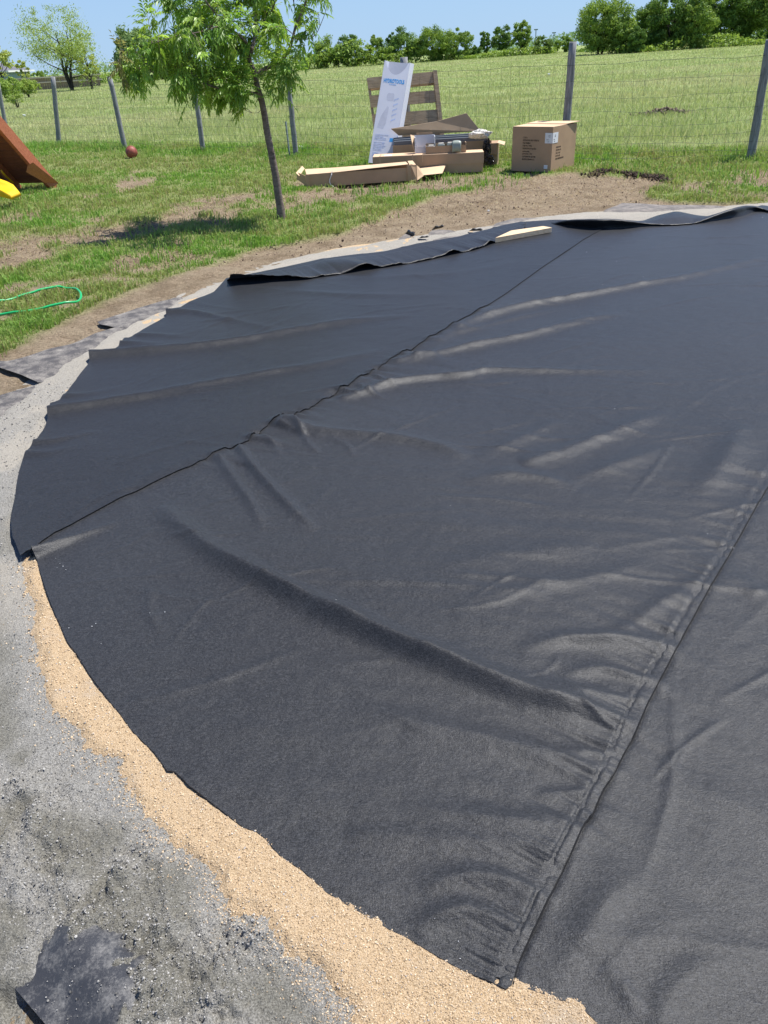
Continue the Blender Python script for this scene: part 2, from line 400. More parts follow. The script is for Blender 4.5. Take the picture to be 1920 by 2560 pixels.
iA = int(np.argmin(np.hypot(*(oF - AB[-1]).T)))
oF[-1] = oF[-1]
polyA = np.vstack([AB[0], oL[:-4][::-1]]) if False else np.vstack([oL[::1][:-3], AB, oF[:iA + 1][::-1][:-1]])
farR = np.vstack([oF[iA + 1:]])
polyB = np.vstack([AB + np.array([-.035, .03]), farR, arc(farR[-1], BCend, 3)[:0]])
aEnd = math.atan2(*(BCend - C0)[::-1]); aF = math.atan2(*(farR[-1] - C0)[::-1])
arcFB = np.array([C0 + R0 * np.array([math.cos(a), math.sin(a)]) for a in np.linspace(aF, aEnd, 24)])[1:]
polyB = np.vstack([AB + np.array([-.018, .014]), farR, arcFB, BC_R[::-1][1:], oB[::-1]])
polyC = np.vstack([BC_R + np.array([-.035, .02]), np.array([C0 + R0 * np.array([math.cos(a), math.sin(a)]) for a in np.linspace(aEnd, math.atan2(*(oC[-1] - C0)[::-1]) , 60)])[1:-1], oC[::-1]])

# ================================================================== WRINKLES of the cloth: (points, half width m, [heights m])
WR = [
 ([(225,897),(300,890),(463,874),(600,856),(694,838),(868,810),(1040,792)], .055, [.045,.04,.036,.032,.026,.02,0]),
 ([(124,1036),(240,1018),(347,1000),(460,978),(579,955),(700,932),(810,914),(984,874)], .05, [.034,.032,.026,.024,.022,.019,.015,0]),
 ([(418,784),(480,784),(560,800),(640,816),(720,833)], .035, [.03,.018,.012,.008,0]),
 ([(304,862),(350,862),(420,866)], .03, [.02,.012,0]), ([(88,1113),(150,1105),(260,1080)], .025, [.02,.012,0]),
 ([(72,1140),(130,1138),(200,1120)], .03, [.014,.008,0]), ([(350,841),(400,842),(480,846)], .03, [.016,.01,0]),
 ([(170,995),(220,990),(330,970)], .03, [.014,.008,0]),
 ([(82,1396),(120,1380),(200,1348),(300,1310)], .022, [.045,.032,.016,0]),
 ([(600,720),(900,742),(1200,740)], .06, [.006,.010,0]),
 ([(800,700),(1100,690),(1330,650)], .07, [.004,.010,0]),
 ([(350,1290),(300,1240),(420,1180),(560,1110)], .05, [0,.006,.007,0]),
 ([(400,1270),(434,1302),(521,1377),(648,1447),(810,1527),(900,1568),(984,1609),(1157,1678),(1269,1722),(1423,1768),(1515,1794),(1575,1806)], .058, [0,.025,.04,.052,.058,.06,.06,.055,.047,.036,.02,.006]),
 ([(1330,1700),(1435,1727),(1520,1745),(1600,1752)], .03, [0,.012,.016,.012]),
 ([(1420,1712),(1466,1777),(1546,1838)], .012, [.004,.009,.006]),
 ([(548,1150),(579,1193),(633,1269),(660,1330)], .022, [.018,.018,.014,0]),
 ([(600,1128),(628,1166),(671,1215),(725,1269),(790,1330)], .022, [.03,.026,.022,.018,0]),
 ([(716,1058),(780,1079),(888,1090),(997,1101),(1105,1122),(1170,1150)], .04, [.026,.026,.022,.022,.018,0]),
 ([(735,1052),(770,1110),(800,1140)], .014, [.018,.012,0]), ([(700,1066),(760,1095)], .014, [.014,0]),
 ([(830,1100),(870,1120),(885,1150)], .012, [.004,.008,0]), ([(655,1090),(690,1120),(700,1150)], .015, [.014,.008,0]),
 ([(861,998),(915,985),(970,965),(1078,949),(1160,943),(1224,930),(1372,930),(1470,930),(1693,925)], .04, [.022,.026,.028,.028,.026,.024,.018,.01,0]),
 ([(900,968),(935,990),(980,1005)], .014, [.012,.012,0]), ([(940,945),(985,968)], .012, [.012,.006]),
 ([(1000,905),(1100,885),(1200,863),(1330,837),(1460,802),(1569,785)], .05, [.02,.024,.028,.026,.018,0]),
 ([(1040,895),(1075,890),(1120,905)], .015, [.012,.010,0]),
 ([(1090,858),(1200,798),(1330,763),(1460,741),(1590,715),(1721,693),(1894,650)], .055, [.008,.03,.032,.030,.026,.02,.01]),
 ([(1150,835),(1300,795),(1450,765)], .03, [.006,.010,0]),
 ([(1184,1152),(1273,1113),(1337,1083),(1400,1050)], .045, [0,.014,.012,0]),
 ([(1300,1162),(1337,1152),(1471,1108),(1594,1058),(1680,1025)], .05, [0,.016,.020,.016,0]),
 ([(1150,1206),(1273,1190),(1372,1202),(1446,1221)], .05, [0,.018,.016,0]),
 ([(1420,1205),(1520,1172),(1594,1147),(1680,1110)], .045, [0,.012,.012,0]),
 ([(1740,1240),(1790,1190),(1830,1120),(1855,1060)], .06, [0,.016,.02,0]),
 ([(1060,1430),(1230,1395),(1397,1375),(1500,1368)], .06, [0,.010,.010,0]),
 ([(1120,1530),(1250,1490),(1347,1468),(1495,1444),(1640,1400)], .05, [0,.012,.013,.010,0]),
 ([(1500,1600),(1575,1565),(1644,1518),(1708,1478),(1760,1440)], .045, [0,.018,.02,.018,.006]),
 ([(1290,1632),(1380,1606),(1453,1598),(1576,1600),(1669,1620)], .040, [0,.016,.024,.026,.012]),
 ([(1400,1690),(1500,1675),(1576,1690),(1640,1705)], .032, [0,.015,.018,.010]),
 ([(850,1775),(980,1795),(1084,1820),(1180,1842),(1269,1863),(1423,1905),(1500,1928)], .052, [0,.010,.016,.02,.022,.02,.012]),
 ([(1000,2010),(1150,2040),(1280,2055),(1361,2066),(1420,2085)], .045, [0,.012,.018,.02,.012]),
 ([(850,2090),(1000,2092),(1146,2110),(1290,2120),(1390,2132)], .05, [0,.012,.016,.015,.01]),
 ([(1050,2230),(1110,2205),(1177,2193),(1269,2205),(1343,2236)], .035, [0,.012,.017,.018,.01]),
 ([(1030,2330),(1080,2300),(1150,2278),(1230,2300),(1300,2330)], .032, [0,.012,.018,.014,.008]),
 ([(1380,1880),(1460,1885),(1530,1880)], .025, [0,.010,.006]), ([(1330,1990),(1430,1985),(1480,1980)], .022, [0,.010,.006]),
 ([(1400,2420),(1470,2330),(1530,2240),(1620,2170)], .055, [.006,.014,.012,0]),
 ([(1650,2560),(1669,2505),(1720,2440),(1800,2410),(1900,2420)], .045, [.016,.018,.016,.01,.004]),
 ([(1500,2500),(1540,2400),(1650,2320),(1800,2290)], .05, [0,.012,.012,0]),
 ([(1777,1470),(1841,1456),(1900,1490),(1960,1560)], .05, [.01,.022,.02,0]),
 ([(1600,2560),(1560,2470),(1500,2420)], .03, [0,.01,0]),
 ([(1700,1700),(1800,1720),(1920,1760)], .07, [0,.008,.006]),
 ([(1650,1950),(1780,1990),(1920,2050)], .07, [0,.010,.008]),
]
RW = []
for pts, w, hs in WR:
    g = G2(pts, .02); n = len(pts)
    gs = smooth(g, 4); hh = np.interp(np.linspace(0, 1, len(gs)), np.linspace(0, 1, n), hs[:n] if len(hs) >= n else hs + [0] * (n - len(hs)))
    RW.append((gs, w * (.72 if max(hs) > .05 or pts[0][1] > 1500 else .98), hh * (.74 if max(hs) > .05 else (.34 if np.mean([p[0] for p in pts]) > 1600 and np.mean([p[1] for p in pts]) > 1400 else (.62 if pts[0][1] > 1500 else .80)))))
# random faint creases over the whole cloth
for k in range(430):
    a = rng.uniform(0, 6.28); r = R0 * math.sqrt(rng.uniform(.0, .92)); p = C0 + r * np.array([math.cos(a), math.sin(a)])
    th = rng.normal(.35, .55); Ln = rng.uniform(.15, .9); d = np.array([math.cos(th), math.sin(th)])
    q = [p - d * Ln / 2, p + rng.normal(0, .03, 2), p + d * Ln / 2]
    h = rng.uniform(.0010, .0038); RW.append((smooth(np.array(q), 3), rng.uniform(.006, .02), np.array([0, h * .7, h, h, h, h * .5, 0])))

def base_z(x, y):
    return .026 + .009 * fbm(x, y, .9, 3, 11) + .003 * fbm(x, y, 4, 3, 21)
def ab_pucker(x, y, side):
    d, t, _, _, _ = segdist(AB, x, y); s = t * 60
    fade = np.exp(-d / .22) if side == 'B' else np.exp(-(d / .03) ** 2)
    fade2 = np.exp(-d / .09) if side == 'B' else np.exp(-(d / .03) ** 2)
    env = sstep(.18, .33, t) * (1 - sstep(.74, .84, t))
    return d, t, (vnoise(s, d * 1.5, 1.1, 41) * fade * .030 + vnoise(s, d, 3.2, 43) * fade2 * .016) * env
def cloth_z(x, y, panel):
    z = base_z(x, y)
    for gs, w, hh in RW:
        m = 4 * w; k = (x > gs[:, 0].min() - m) & (x < gs[:, 0].max() + m) & (y > gs[:, 1].min() - m) & (y < gs[:, 1].max() + m)
        if not k.any(): continue
        d, t, _, _, sg = segdist(gs, x[k], y[k])
        ww = w * (1 + .25 * vnoise(x[k], y[k], 6, 5))
        hgt = np.interp(t, np.linspace(0, 1, len(hh)), hh)
        z[k] += 1.25 * hgt * np.exp(-np.abs(d / ww) ** 1.7) * (1 + .18 * vnoise(x[k], y[k], 14, 9))
    # puckers running away from the right-hand hem, across panel B
    if panel == 'B':
        k = (x > -.5) & (x < 2.4) & (y < 3.6)
        d, t, _, _, sg = segdist(BC_L, x[k], y[k]); s = t * 38
        pk = vnoise(s * 1.0, d * 1.2, 2.2, 31) * np.exp(-d / .15) * .010 + vnoise(s, d, 5.5, 33) * np.exp(-d / .07) * .007
        strip = np.where((segdist(BC_R, x[k], y[k])[0] < .045) & (sg < 0), .3, 1.0) if False else np.clip(segdist(BC_R, x[k], y[k])[0] / .045, .25, 1)
        z[k] += pk * strip
        z[k] -= .0055 * np.exp(-(d / .0045) ** 2)                     # stitched groove of the hem
        e, t2, _, _, _ = segdist(BC_R, x[k], y[k])
        z[k] += .0030 * np.exp(-(e / .05) ** 4) + .004 * vnoise(t2 * 60, e * 3, 2.0, 35) * np.exp(-e / .035)
        d, t, pk = ab_pucker(x, y, 'B'); z += pk
        u_ = x * .97 - y * .24; v_ = x * .24 + y * .97
        z += (.0060 * vnoise(u_ * 1.6, v_ * 11, 1.0, 45) + .0030 * vnoise(u_ * 3, v_ * 26, 1.0, 47)) * sstep(5.0, 1.5, np.hypot(x, y)) * sstep(-1.2, .4, x)
    if panel == 'C':
        d, t, _, _, _ = segdist(BC_R, x, y)
        z -= .004 * np.exp(-(d / .008) ** 2)
        z += .004 * vnoise(t * 40, d * 2, 1.5, 51) * np.exp(-d / .15)
    if panel == 'A':
        d, t, pk = ab_pucker(x, y, 'A')
        z += pk + .0045 + .002 * np.exp(-(d / .04) ** 2) + .005 * np.clip(vnoise(t * 46, 0 * t, 1.0, 61), 0, 1) * np.exp(-(d / .03) ** 2) * sstep(.2, .35, t)
    z += .0016 * fbm(x, y, 22, 3, 71)
    return z

def polar_patch(poly, dr, th0=None, th1=None, center=(0, 0), rmin=None, margin=0.0):
    """grid in polar coordinates round the standing point, cut to a polygon, rim snapped to its outline"""
    px, py = poly[:, 0] - center[0], poly[:, 1] - center[1]
    rr = np.hypot(px, py); r0_ = max(rr.min() * .97, .25) if rmin is None else rmin; r1 = rr.max() * 1.03
    if inside(poly, np.array([center[0]]), np.array([center[1]]))[0]: r0_ = .1
    th = np.arctan2(px, py); t0 = th.min() - .01 if th0 is None else th0; t1 = th.max() + .01 if th1 is None else th1
    nr = int(math.log(r1 / r0_) / dr) + 2; ntn = int((t1 - t0) / dr) + 2
    R, T = np.meshgrid(np.geomspace(r0_, r1, nr), np.linspace(t0, t1, ntn), indexing='ij')
    X = center[0] + R * np.sin(T); Y = center[1] + R * np.cos(T)
    ci = inside(poly, .25 * (X[:-1, :-1] + X[1:, :-1] + X[:-1, 1:] + X[1:, 1:]).ravel(), .25 * (Y[:-1, :-1] + Y[1:, :-1] + Y[:-1, 1:] + Y[1:, 1:]).ravel())
    idx = np.arange(nr * ntn).reshape(nr, ntn)
    f = np.stack([idx[:-1, :-1].ravel(), idx[:-1, 1:].ravel(), idx[1:, 1:].ravel(), idx[1:, :-1].ravel()], 1)[ci]
    f = f[:, ::-1]      # upward
    u, inv = np.unique(f, return_inverse=True); f = inv.reshape(f.shape)
    x = X.ravel()[u].copy(); y = Y.ravel()[u].copy()
    e = np.concatenate([f[:, [0, 1]], f[:, [1, 2]], f[:, [2, 3]], f[:, [3, 0]]]); key = np.sort(e, 1); k1 = key[:, 0] * (len(u) + 1) + key[:, 1]
    _, i1, cnt = np.unique(k1, return_index=True, return_counts=True); be = e[i1[cnt == 1]]
    bv = np.unique(be); dd, _, nx, ny, _ = segdist(poly, x[bv], y[bv], closed=True); ok = dd < 2.5 * dr * np.hypot(x[bv], y[bv]); x[bv] = np.where(ok, nx, x[bv]); y[bv] = np.where(ok, ny, y[bv])
    # orientation check
    a = f[0]; ar = (x[a[1]] - x[a[0]]) * (y[a[2]] - y[a[0]]) - (x[a[2]] - x[a[0]]) * (y[a[1]] - y[a[0]])
    if ar < 0: f = f[:, ::-1]; be = be[:, ::-1]
    return x, y, f, be
def sheet(name, poly, zf, m, dr, parent=None, th=.004, cols=None, **kw):
    x, y, f, be = polar_patch(poly, dr, **kw); z = zf(x, y); V = np.stack([x, y, z], 1); fs = [f]
    c = cols(x, y) if cols else None
    if th:
        bv, inv = np.unique(be, return_inverse=True); bi = inv.reshape(be.shape); o = len(V)
        V1 = V[bv].copy(); V2 = V1.copy(); V2[:, 2] -= th; V = np.vstack([V, V1, V2]); q = o + len(bv)
        fs.append(np.stack([o + bi[:, 1], o + bi[:, 0], q + bi[:, 0], q + bi[:, 1]], 1))
        if c: c = {k: np.concatenate([v, v[bv], v[bv]]) for k, v in c.items()}
    return link(name, npmesh(name, V, fs, c), m, parent)

# ================================================================== GROUND
GR_OUT = G2([(-160,1130),(0,1042),(48,1000),(101,957),(159,909),(227,875),(270,840),(337,807),(410,778),(434,758),(506,722),(564,703),(603,690),(657,668),(717,654),(800,636),(870,622),(934,614),(977,603),(1060,590),(1170,577),(1260,563),(1330,548),(1480,530),(1640,528),(1800,518),(1960,505)])
_gi = np.array([C0 + 3.7 * np.array([math.cos(a), math.sin(a)]) for a in np.linspace(1.2, 4.6, 40)])
gravel_poly = np.vstack([GR_OUT, _gi, np.array([[1.2, .55], [1.2, -.6], [-3.5, -.6], [-3.5, 2.6]])])
gravel_hole = G2([(-60,2400),(0,2427),(40,2436),(70,2428),(90,2402),(120,2378),(155,2365),(190,2378),(217,2400),(245,2425),(262,2447),(290,2485),(312,2514),(325,2560),(335,2640),(-60,2700)])
SAND_OUT = G2([(62,1400),(57,1443),(62,1475),(68,1506),(74,1535),(76,1561),(74,1600),(80,1633),(88,1668),(98,1711),(105,1745),(119,1781),(150,1812),(179,1846),(201,1890),(235,1915),(271,1933),(290,1962),(304,1993),(325,2020),(347,2047),(370,2078),(391,2107),(430,2140),(467,2167),(515,2205),(520,2253),(550,2285),(586,2313),(651,2340),(695,2380),(732,2416),(787,2476),(846,2552),(900,2620)])
_si = np.array([C0 + 3.75 * np.array([math.cos(a), math.sin(a)]) for a in np.linspace(math.radians(262), math.radians(200), 30)])
sand_poly = np.vstack([SAND_OUT, np.array([[.9, .2]]), _si, G2([(110,1380)])])
DIRT = [ # polygons (photo px), strength, softness m
 ([(-60,900),(120,850),(290,775),(400,722),(500,672),(620,622),(760,596),(900,566),(940,546),(1010,512),(1100,487),(1220,452),(1300,440),(1430,425),(1480,436),(1640,437),(1665,446),(1610,470),(1640,496),(1760,505),(1920,505),(1990,520),(1990,640),(-60,1200)], 1.0, .12),
 ([(380,520),(480,490),(640,500),(700,480),(900,470),(1000,450),(980,480),(760,520),(560,560),(400,580),(250,620),(200,600)], .62, .35),
 ([(0,590),(150,575),(260,560),(400,530),(480,500),(545,470),(640,468),(700,482),(600,520),(430,556),(250,605),(120,640),(0,672)], .80, .35),
 ([(318,432),(350,425),(385,436),(400,462),(350,474),(292,478),(300,455)], .8, .2),
 ([(700,478),(800,468),(1000,442),(1120,436),(1240,430),(1330,425),(1220,462),(1080,490),(900,506),(760,505),(690,500)], .75, .3),
 ([(-60,700),(120,690),(300,640),(420,600),(560,590),(620,600),(500,660),(290,757),(-60,880)], .50, .4),
 ([(-60,640),(200,590),(300,600),(260,640),(-60,700)], .25, .4),
 ([(1640,437),(1920,425),(1990,430),(1990,515),(1640,500)], .42, .35),
 ([(690,435),(1070,440),(1060,480),(800,478),(690,470)], .5, .25),
 ([(1240,415),(1400,420),(1420,440),(1220,445)], .5, .2),
]
DP = [(G2(p), s, w) for p, s, w in DIRT]
def dirt_mask(x, y):
    r = np.zeros(x.shape)
    near = (y < 22) & (np.abs(x) < 14)
    xx, yy = x[near], y[near]; rr = np.zeros(xx.shape)
    jit = .10 * fbm(xx, yy, 2.2, 4, 81)
    for P, s, w in DP:
        d, _, _, _, _ = segdist(P, xx, yy, closed=True); sgn = np.where(inside(P, xx, yy), 1, -1)
        v = sstep(-w, w, d * sgn + jit * (1 + w * 3)) * s
        rr = np.maximum(rr, v)
    patch = sstep(.28, .66, rr * .95 + fbm(xx, yy, 3.0, 4, 83) * .8)
    rr = np.where(rr > .93, rr, np.clip(patch, 0, 1))
    rr = np.maximum(rr, .9 * sstep(.22, .42, fbm(xx, yy, 1.5, 4, 85) + .05) * sstep(7, 9, yy) * (yy < 12.5))
    r[near] = rr
    return np.where(np.hypot(x - C0[0], y - C0[1]) < 5.0, np.maximum(r, sstep(5.0, 4.75, np.hypot(x - C0[0], y - C0[1])) ), np.where((y < 3) , 1.0, r))
def ground_z(x, y):
    d = np.hypot(x, y); s = sstep(200, 40, d)
    dm = np.hypot(x - C0[0], y - C0[1])
    lawn = .035 * fbm(x, y, .6, 3, 91) * sstep(4.6, 7, dm)
    rise = .55 * sstep(25, 130, y) * np.clip(.85 + x / 55, .0, 2.2)
    z = lawn * s + rise - .012
    z = z + .020 * fbm(x, y, 5, 4, 93) * sstep(4.5, 5.2, dm) * (d < 25)
    z = z - .03 * sstep(4.3, 3.6, dm) - .03 * sstep(2.4, 1.6, d)
    return z
# near grid fine, far grid coarse, all round
rr = np.concatenate([np.geomspace(.25, 16, 620), np.geomspace(16, 3000, 240)[1:]])
tt = np.concatenate([np.linspace(-math.pi, -.66, 40)[:-1], np.linspace(-.66, .66, 205), np.linspace(.66, math.pi, 40)[1:-1]])
Rg, Tg = np.meshgrid(rr, tt, indexing='ij'); X = (Rg * np.sin(Tg)).ravel(); Y = (Rg * np.cos(Tg)).ravel()
dm_ = dirt_mask(X, Y)
lawn_h = ground_z(X, Y)
lip = sstep(.25, .8, dm_)
Z = lawn_h - .028 * lip * (Y > 7) + lip * .022 * fbm(X, Y, 11, 4, 95) * (np.hypot(X, Y) < 18)
idx = np.arange(len(X)).reshape(Rg.shape); nT = idx.shape[1]; nx_ = np.roll(idx, -1, 1)
fg = np.stack([idx[:-1].ravel(), nx_[:-1].ravel(), nx_[1:].ravel(), idx[1:].ravel()], 1)[:, ::-1]
farm = sstep(-1.2, 1.2, (Y - (15.6 - .62 * X)))        # beyond the wire fence
V = np.stack([X, Y, Z], 1); V = np.vstack([V, [0, 0, -.012]])
cap = np.stack([np.roll(idx[0], -1), idx[0], np.full(nT, len(V) - 1)], 1)[:, ::-1]
me = npmesh('ground', V, [fg, cap], {'dirt': np.append(dm_, 1), 'far': np.append(farm, 0)})
tag(link('ground', me, M['ground']), kind='structure')

def inner_d(P, x, y):
    d, _, _, _, _ = segdist(P, x, y, closed=True); return np.where(inside(P, x, y), d, -d)
CLOD = [((120,2180),.10,.020),((60,2060),.12,.016),((250,2300),.10,.022),((330,2400),.12,.020),((420,2440),.10,.016),((560,2380),.08,.010),((540,2545),.06,.020),((30,2000),.08,.014),((200,2290),.06,.014),((640,2350),.06,.012),((380,2500),.10,.016),((300,2200),.09,.010)]
CLG = [(at(*p)[:2], r, h) for p, r, h in CLOD]
def wet_mask(x, y):
    n = fbm(x, y, 2.4, 4, 101) + .12 + .25 * fbm(x, y, 14, 3, 103)
    w = sstep(-.02, .16, n + .05)
    e = inner_d(sand_poly, x, y)                       # light dry rim along the sand
    w = w * sstep(-.02, -.14, e + .05 * fbm(x, y, 9, 3, 105))
    w *= sstep(3.6, 2.2, np.hypot(x, y)) * .9 + .1
    w[(np.hypot(x, y) > 3.2)] *= .5
    for P in ([(90,2060),(200,2020),(330,2060),(330,2120),(260,2230),(130,2250),(90,2150)], [(330,2130),(480,2170),(520,2330),(420,2350),(330,2260)], [(480,2430),(700,2400),(800,2560),(560,2560)], [(130,2230),(270,2230),(260,2310),(120,2310)]):
        g = G2(P); w = np.maximum(w, sstep(-.03, .04, inner_d(g, x, y) + .05 * fbm(x, y, 9, 4, 107)))
    return np.clip(w, 0, 1)
def rough_k(x, y):
    k = np.zeros(x.shape); z = np.zeros(x.shape)
    for c, r, h in CLG:
        g = np.exp(-((x - c[0]) ** 2 + (y - c[1]) ** 2) / (r * r)); k = np.maximum(k, g); z += h * g * .5
    return k, z
def gravel_z(x, y):
    e = inner_d(gravel_poly, x, y) + .06 * fbm(x, y, 7, 4, 111)
    z = -.008 + .016 * sstep(-.05, .06, e) - .006 * (e < -.02)
    k, zz = rough_k(x, y)
    n = np.abs(fbm(x, y, 30, 4, 113)); n2 = fbm(x, y, 90, 2, 115)
    z = z + zz + (.004 + .040 * k) * (fbm(x, y, 16, 4, 117)) + (.002 + .012 * k) * np.abs(fbm(x, y, 45, 3, 118)) + .006 * n2 * (1 + 2.5 * k) + .008 * fbm(x, y, 2.5, 3, 119)
    hol = inner_d(gravel_hole, x, y) + .010 * fbm(x, y, 14, 4, 121)
    z = z - .040 * sstep(.012, .05, hol) - .02 * sstep(4.0, 3.85, np.hypot(x - C0[0], y - C0[1]))
    return z
def gravel_cols(x, y):
    e = inner_d(sand_poly, x, y)
    dm = np.abs(np.hypot(x - C0[0], y - C0[1]) - 4.2)
    tan = sstep(.03, .32, fbm(x, y, 5, 4, 125) + .25 * sstep(.25, 0, dm)) * sstep(.5, .1, dm) * sstep(1.8, 3, np.hypot(x, y))
    tan = np.maximum(tan, .75 * sstep(3.0, 5, np.hypot(x, y)))
    return {'wet': wet_mask(x, y), 'tan': tan}
big_gp = np.vstack([GR_OUT + (GR_OUT - C0) / np.hypot(*(GR_OUT - C0).T)[:, None] * .12, gravel_poly[len(GR_OUT):]])
o = sheet('gravel_bed', big_gp, gravel_z, M['gravel'], .0058, th=0, cols=gravel_cols, th0=-1.2, th1=.75, rmin=.5)
tag(o, kind='structure')
def sand_z(x, y):
    und = np.maximum(inner_d(polyB, x, y), inner_d(polyC, x, y))
    e = inner_d(sand_poly, x, y) + .030 * fbm(x, y, 9, 4, 131) + .012 * fbm(x, y, 60, 2, 133)
    return .002 + .020 * sstep(-.012, .05, e) - .03 * sstep(-.010, -.03, e) + (.0028 * fbm(x, y, 70, 3, 135) + .006 * fbm(x, y, 4, 3, 137)) * (und < .02) - .03 * sstep(.0, .06, und)
bs = sand_poly.copy(); cs = bs - C0; bs[:len(SAND_OUT)] += (cs / np.hypot(*cs.T)[:, None] * .10)[:len(SAND_OUT)]
tag(sheet('sand_bed', bs, sand_z, M['sand'], .0042, th=0, th1=.9), kind='structure')
# thin sand showing round the rest of the rim
ring = np.vstack([np.array([C0 + (4.20 + .07 * math.sin(a * 9) + .04 * math.sin(a * 23)) * np.array([math.cos(a), math.sin(a)]) for a in np.linspace(math.radians(196), math.radians(96), 120)]),
                  np.array([C0 + 3.7 * np.array([math.cos(a), math.sin(a)]) for a in np.linspace(math.radians(96), math.radians(196), 60)])])
def ring_z(x, y):
    return gravel_z(x, y) + .012 * fbm(x, y, 3, 4, 141) - .0035 - .03 * sstep(.0, .05, inner_d(polyA, x, y))
tag(sheet('sand_rim', ring, ring_z, M['sand'], .008, th=0), kind='structure')

# ================================================================== THE CLOTH
cloth = empty('pool_floor_pad', (0, 0, 0), 0, 'big round black felt pool pad spread over sand, in sewn panels with folded rim', 'felt pad')
sheet('fabric_panel', polyA, lambda x, y: cloth_z(x, y, 'A') , M['felt_dark'], .0042, cloth, th=.003)['label'] = 'far left panel overlapping its neighbour'
sheet('fabric_panel', polyB, lambda x, y: cloth_z(x, y, 'B'), M['felt'], .0036, cloth, th=.004, th1=.75)['label'] = 'wide middle panel with long wrinkles'
sheet('fabric_panel', polyC, lambda x, y: cloth_z(x, y, 'C'), M['felt'], .0040, cloth, th=.004, th1=.9)['label'] = 'near right panel beyond the stitched hem'

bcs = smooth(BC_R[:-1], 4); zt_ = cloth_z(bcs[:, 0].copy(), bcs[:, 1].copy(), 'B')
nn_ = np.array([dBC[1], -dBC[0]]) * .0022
MB().tube([(p[0] + nn_[0], p[1] + nn_[1], z - .0028) for p, z in zip(bcs, zt_)], .0017, 5).build('seam_shadow', simple('seam_shadow_black', (.006, .006, .007), .8, .1, 20), cloth)  # near-black tube added in place of the shadow gap beside the hem
def loft(name, rows, m, parent, sm=True):
    rows = np.array(rows); n, k, _ = rows.shape; idx = np.arange(n * k).reshape(n, k)
    f = np.stack([idx[:-1, :-1].ravel(), idx[:-1, 1:].ravel(), idx[1:, 1:].ravel(), idx[1:, :-1].ravel()], 1)
    return link(name, npmesh(name, rows.reshape(-1, 3), f, smooth_=sm), m, parent)
# folded-over flap along the far left rim
def interp_line(P, t):
    s = np.r_[0, np.cumsum(np.hypot(*np.diff(P, axis=0).T))]; s /= s[-1]
    return np.stack([np.interp(t, s, P[:, 0]), np.interp(t, s, P[:, 1])], -1)
fo = G2([(567,702),(636,690),(717,674),(798,656),(880,645),(961,636),(1043,617),(1151,598),(1215,584),(1270,570),(1308,560)], .03)
ff = G2([(585,722),(640,717),(690,709),(771,700),(847,689),(918,677),(980,668),(1034,659),(1113,642),(1184,627),(1241,608),(1290,592),(1320,570)], .025)
rows = []
for i, t in enumerate(np.linspace(0, 1, 240)):
    a = interp_line(fo, np.array([t]))[0]; b = interp_line(ff, np.array([t]))[0]
    lift = .085 * math.exp(-(t / .14) ** 2) + .045 * math.exp(-((t - .33) / .035) ** 2) + .018 * math.exp(-((t - .42) / .02) ** 2) + .036 * math.exp(-((t - .60) / .022) ** 2) + .026 * math.exp(-((t - .745) / .018) ** 2) + .05 * math.exp(-((t - 1) / .05) ** 2)
    wv = .006 * float(vnoise(np.array([t * 60]), np.array([0.]), 1, 151)[0]) + .004 * float(vnoise(np.array([t * 150]), np.array([0.]), 1, 153)[0])
    n = (b - a); row = []
    if t < .16: b = a + n * (.72 + .28 * t / .16)
    for s in np.linspace(0, 1, 15):
        p = a + (b - a) * s
        bul = math.sin(min(1, s * 6) * math.pi / 2)
        z = .012 + .034 * bul - .012 * s + lift * s ** 2.2 + wv * s * 2
        z += .012 * math.exp(-((t - .30) / .05) ** 2) * math.sin(s * math.pi) * 3 + .008 * float(vnoise(np.array([t * 26]), np.array([s * 2]), 1, 155)[0]) * bul
        row.append((p[0], p[1], z + .006))
    p = row[-1]; row.append((p[0], p[1], p[2] - .003))
    rows.append(row)
fl = loft('folded_flap', rows, M['felt_dark'], cloth); fl['label'] = 'narrow flap folded back along the far left rim'
# curled-up rim at the far right
bo = [(1382,560),(1410,562),(1450,566),(1504,570),(1550,569),(1590,567),(1634,563),(1690,561),(1730,558),(1764,555),(1800,549),(1851,541),(1880,532),(1903,526),(1935,530),(1970,540)]
tp = [(1382,558),(1400,552),(1425,549),(1478,547),(1530,547),(1570,550),(1612,556),(1660,559),(1715,558),(1745,552),(1780,538),(1830,521),(1862,514),(1894,516),(1925,527),(1960,540)]
rows = []
B_ = smooth(G2(bo, .03), 10); T_ = smooth(np.array(tp, float), 10); Bp = smooth(np.array(bo, float), 10)
for i in range(len(B_)):
    b = B_[i]; tpx = T_[i]
    out = (b - C0) / np.hypot(*(b - C0)); ov = .0
    Yt = b[1] + .02; top = atY(tpx[0], tpx[1], Yt); hgt = max(top[2], .034)
    wob = .01 * math.sin(i * .37) + .006 * math.sin(i * .9)
    row = []
    o3 = np.array([out[0], out[1], 0]); bt = np.array([top[0], top[1], 0])
    flop = math.exp(-((tpx[0] - 1688) / 60) ** 2)
    for s, (dx, dz) in enumerate([(0, .0), (.004, .25), (-.02, .6), (-.05, .88), (-.052, 1.0), (-.015, 1.02), (.03, .9), (.10, .55), (.14, .2), (.17, -.2)]):
        k_ = 1 + 2.5 * flop * (s > 5)
        dx = dx * (1 + 7 * max(hgt - .05, 0)) if s in (2, 3, 4) else dx
        q = np.array([b[0], b[1], 0]) * (1 - dz if 0 <= dz <= 1 else 0) + bt * (dz if 0 <= dz <= 1 else 1) + o3 * (dx * k_ + wob * .4 * (dz > .3)); q[2] = .02 + (hgt - .02) * dz + flop * .035 * (s in (6, 7, 8)); row.append(q)
    rows.append(row)
cl = loft('curled_rim', rows, M['felt_dark'], cloth); cl['label'] = 'rim curled up at the far right'
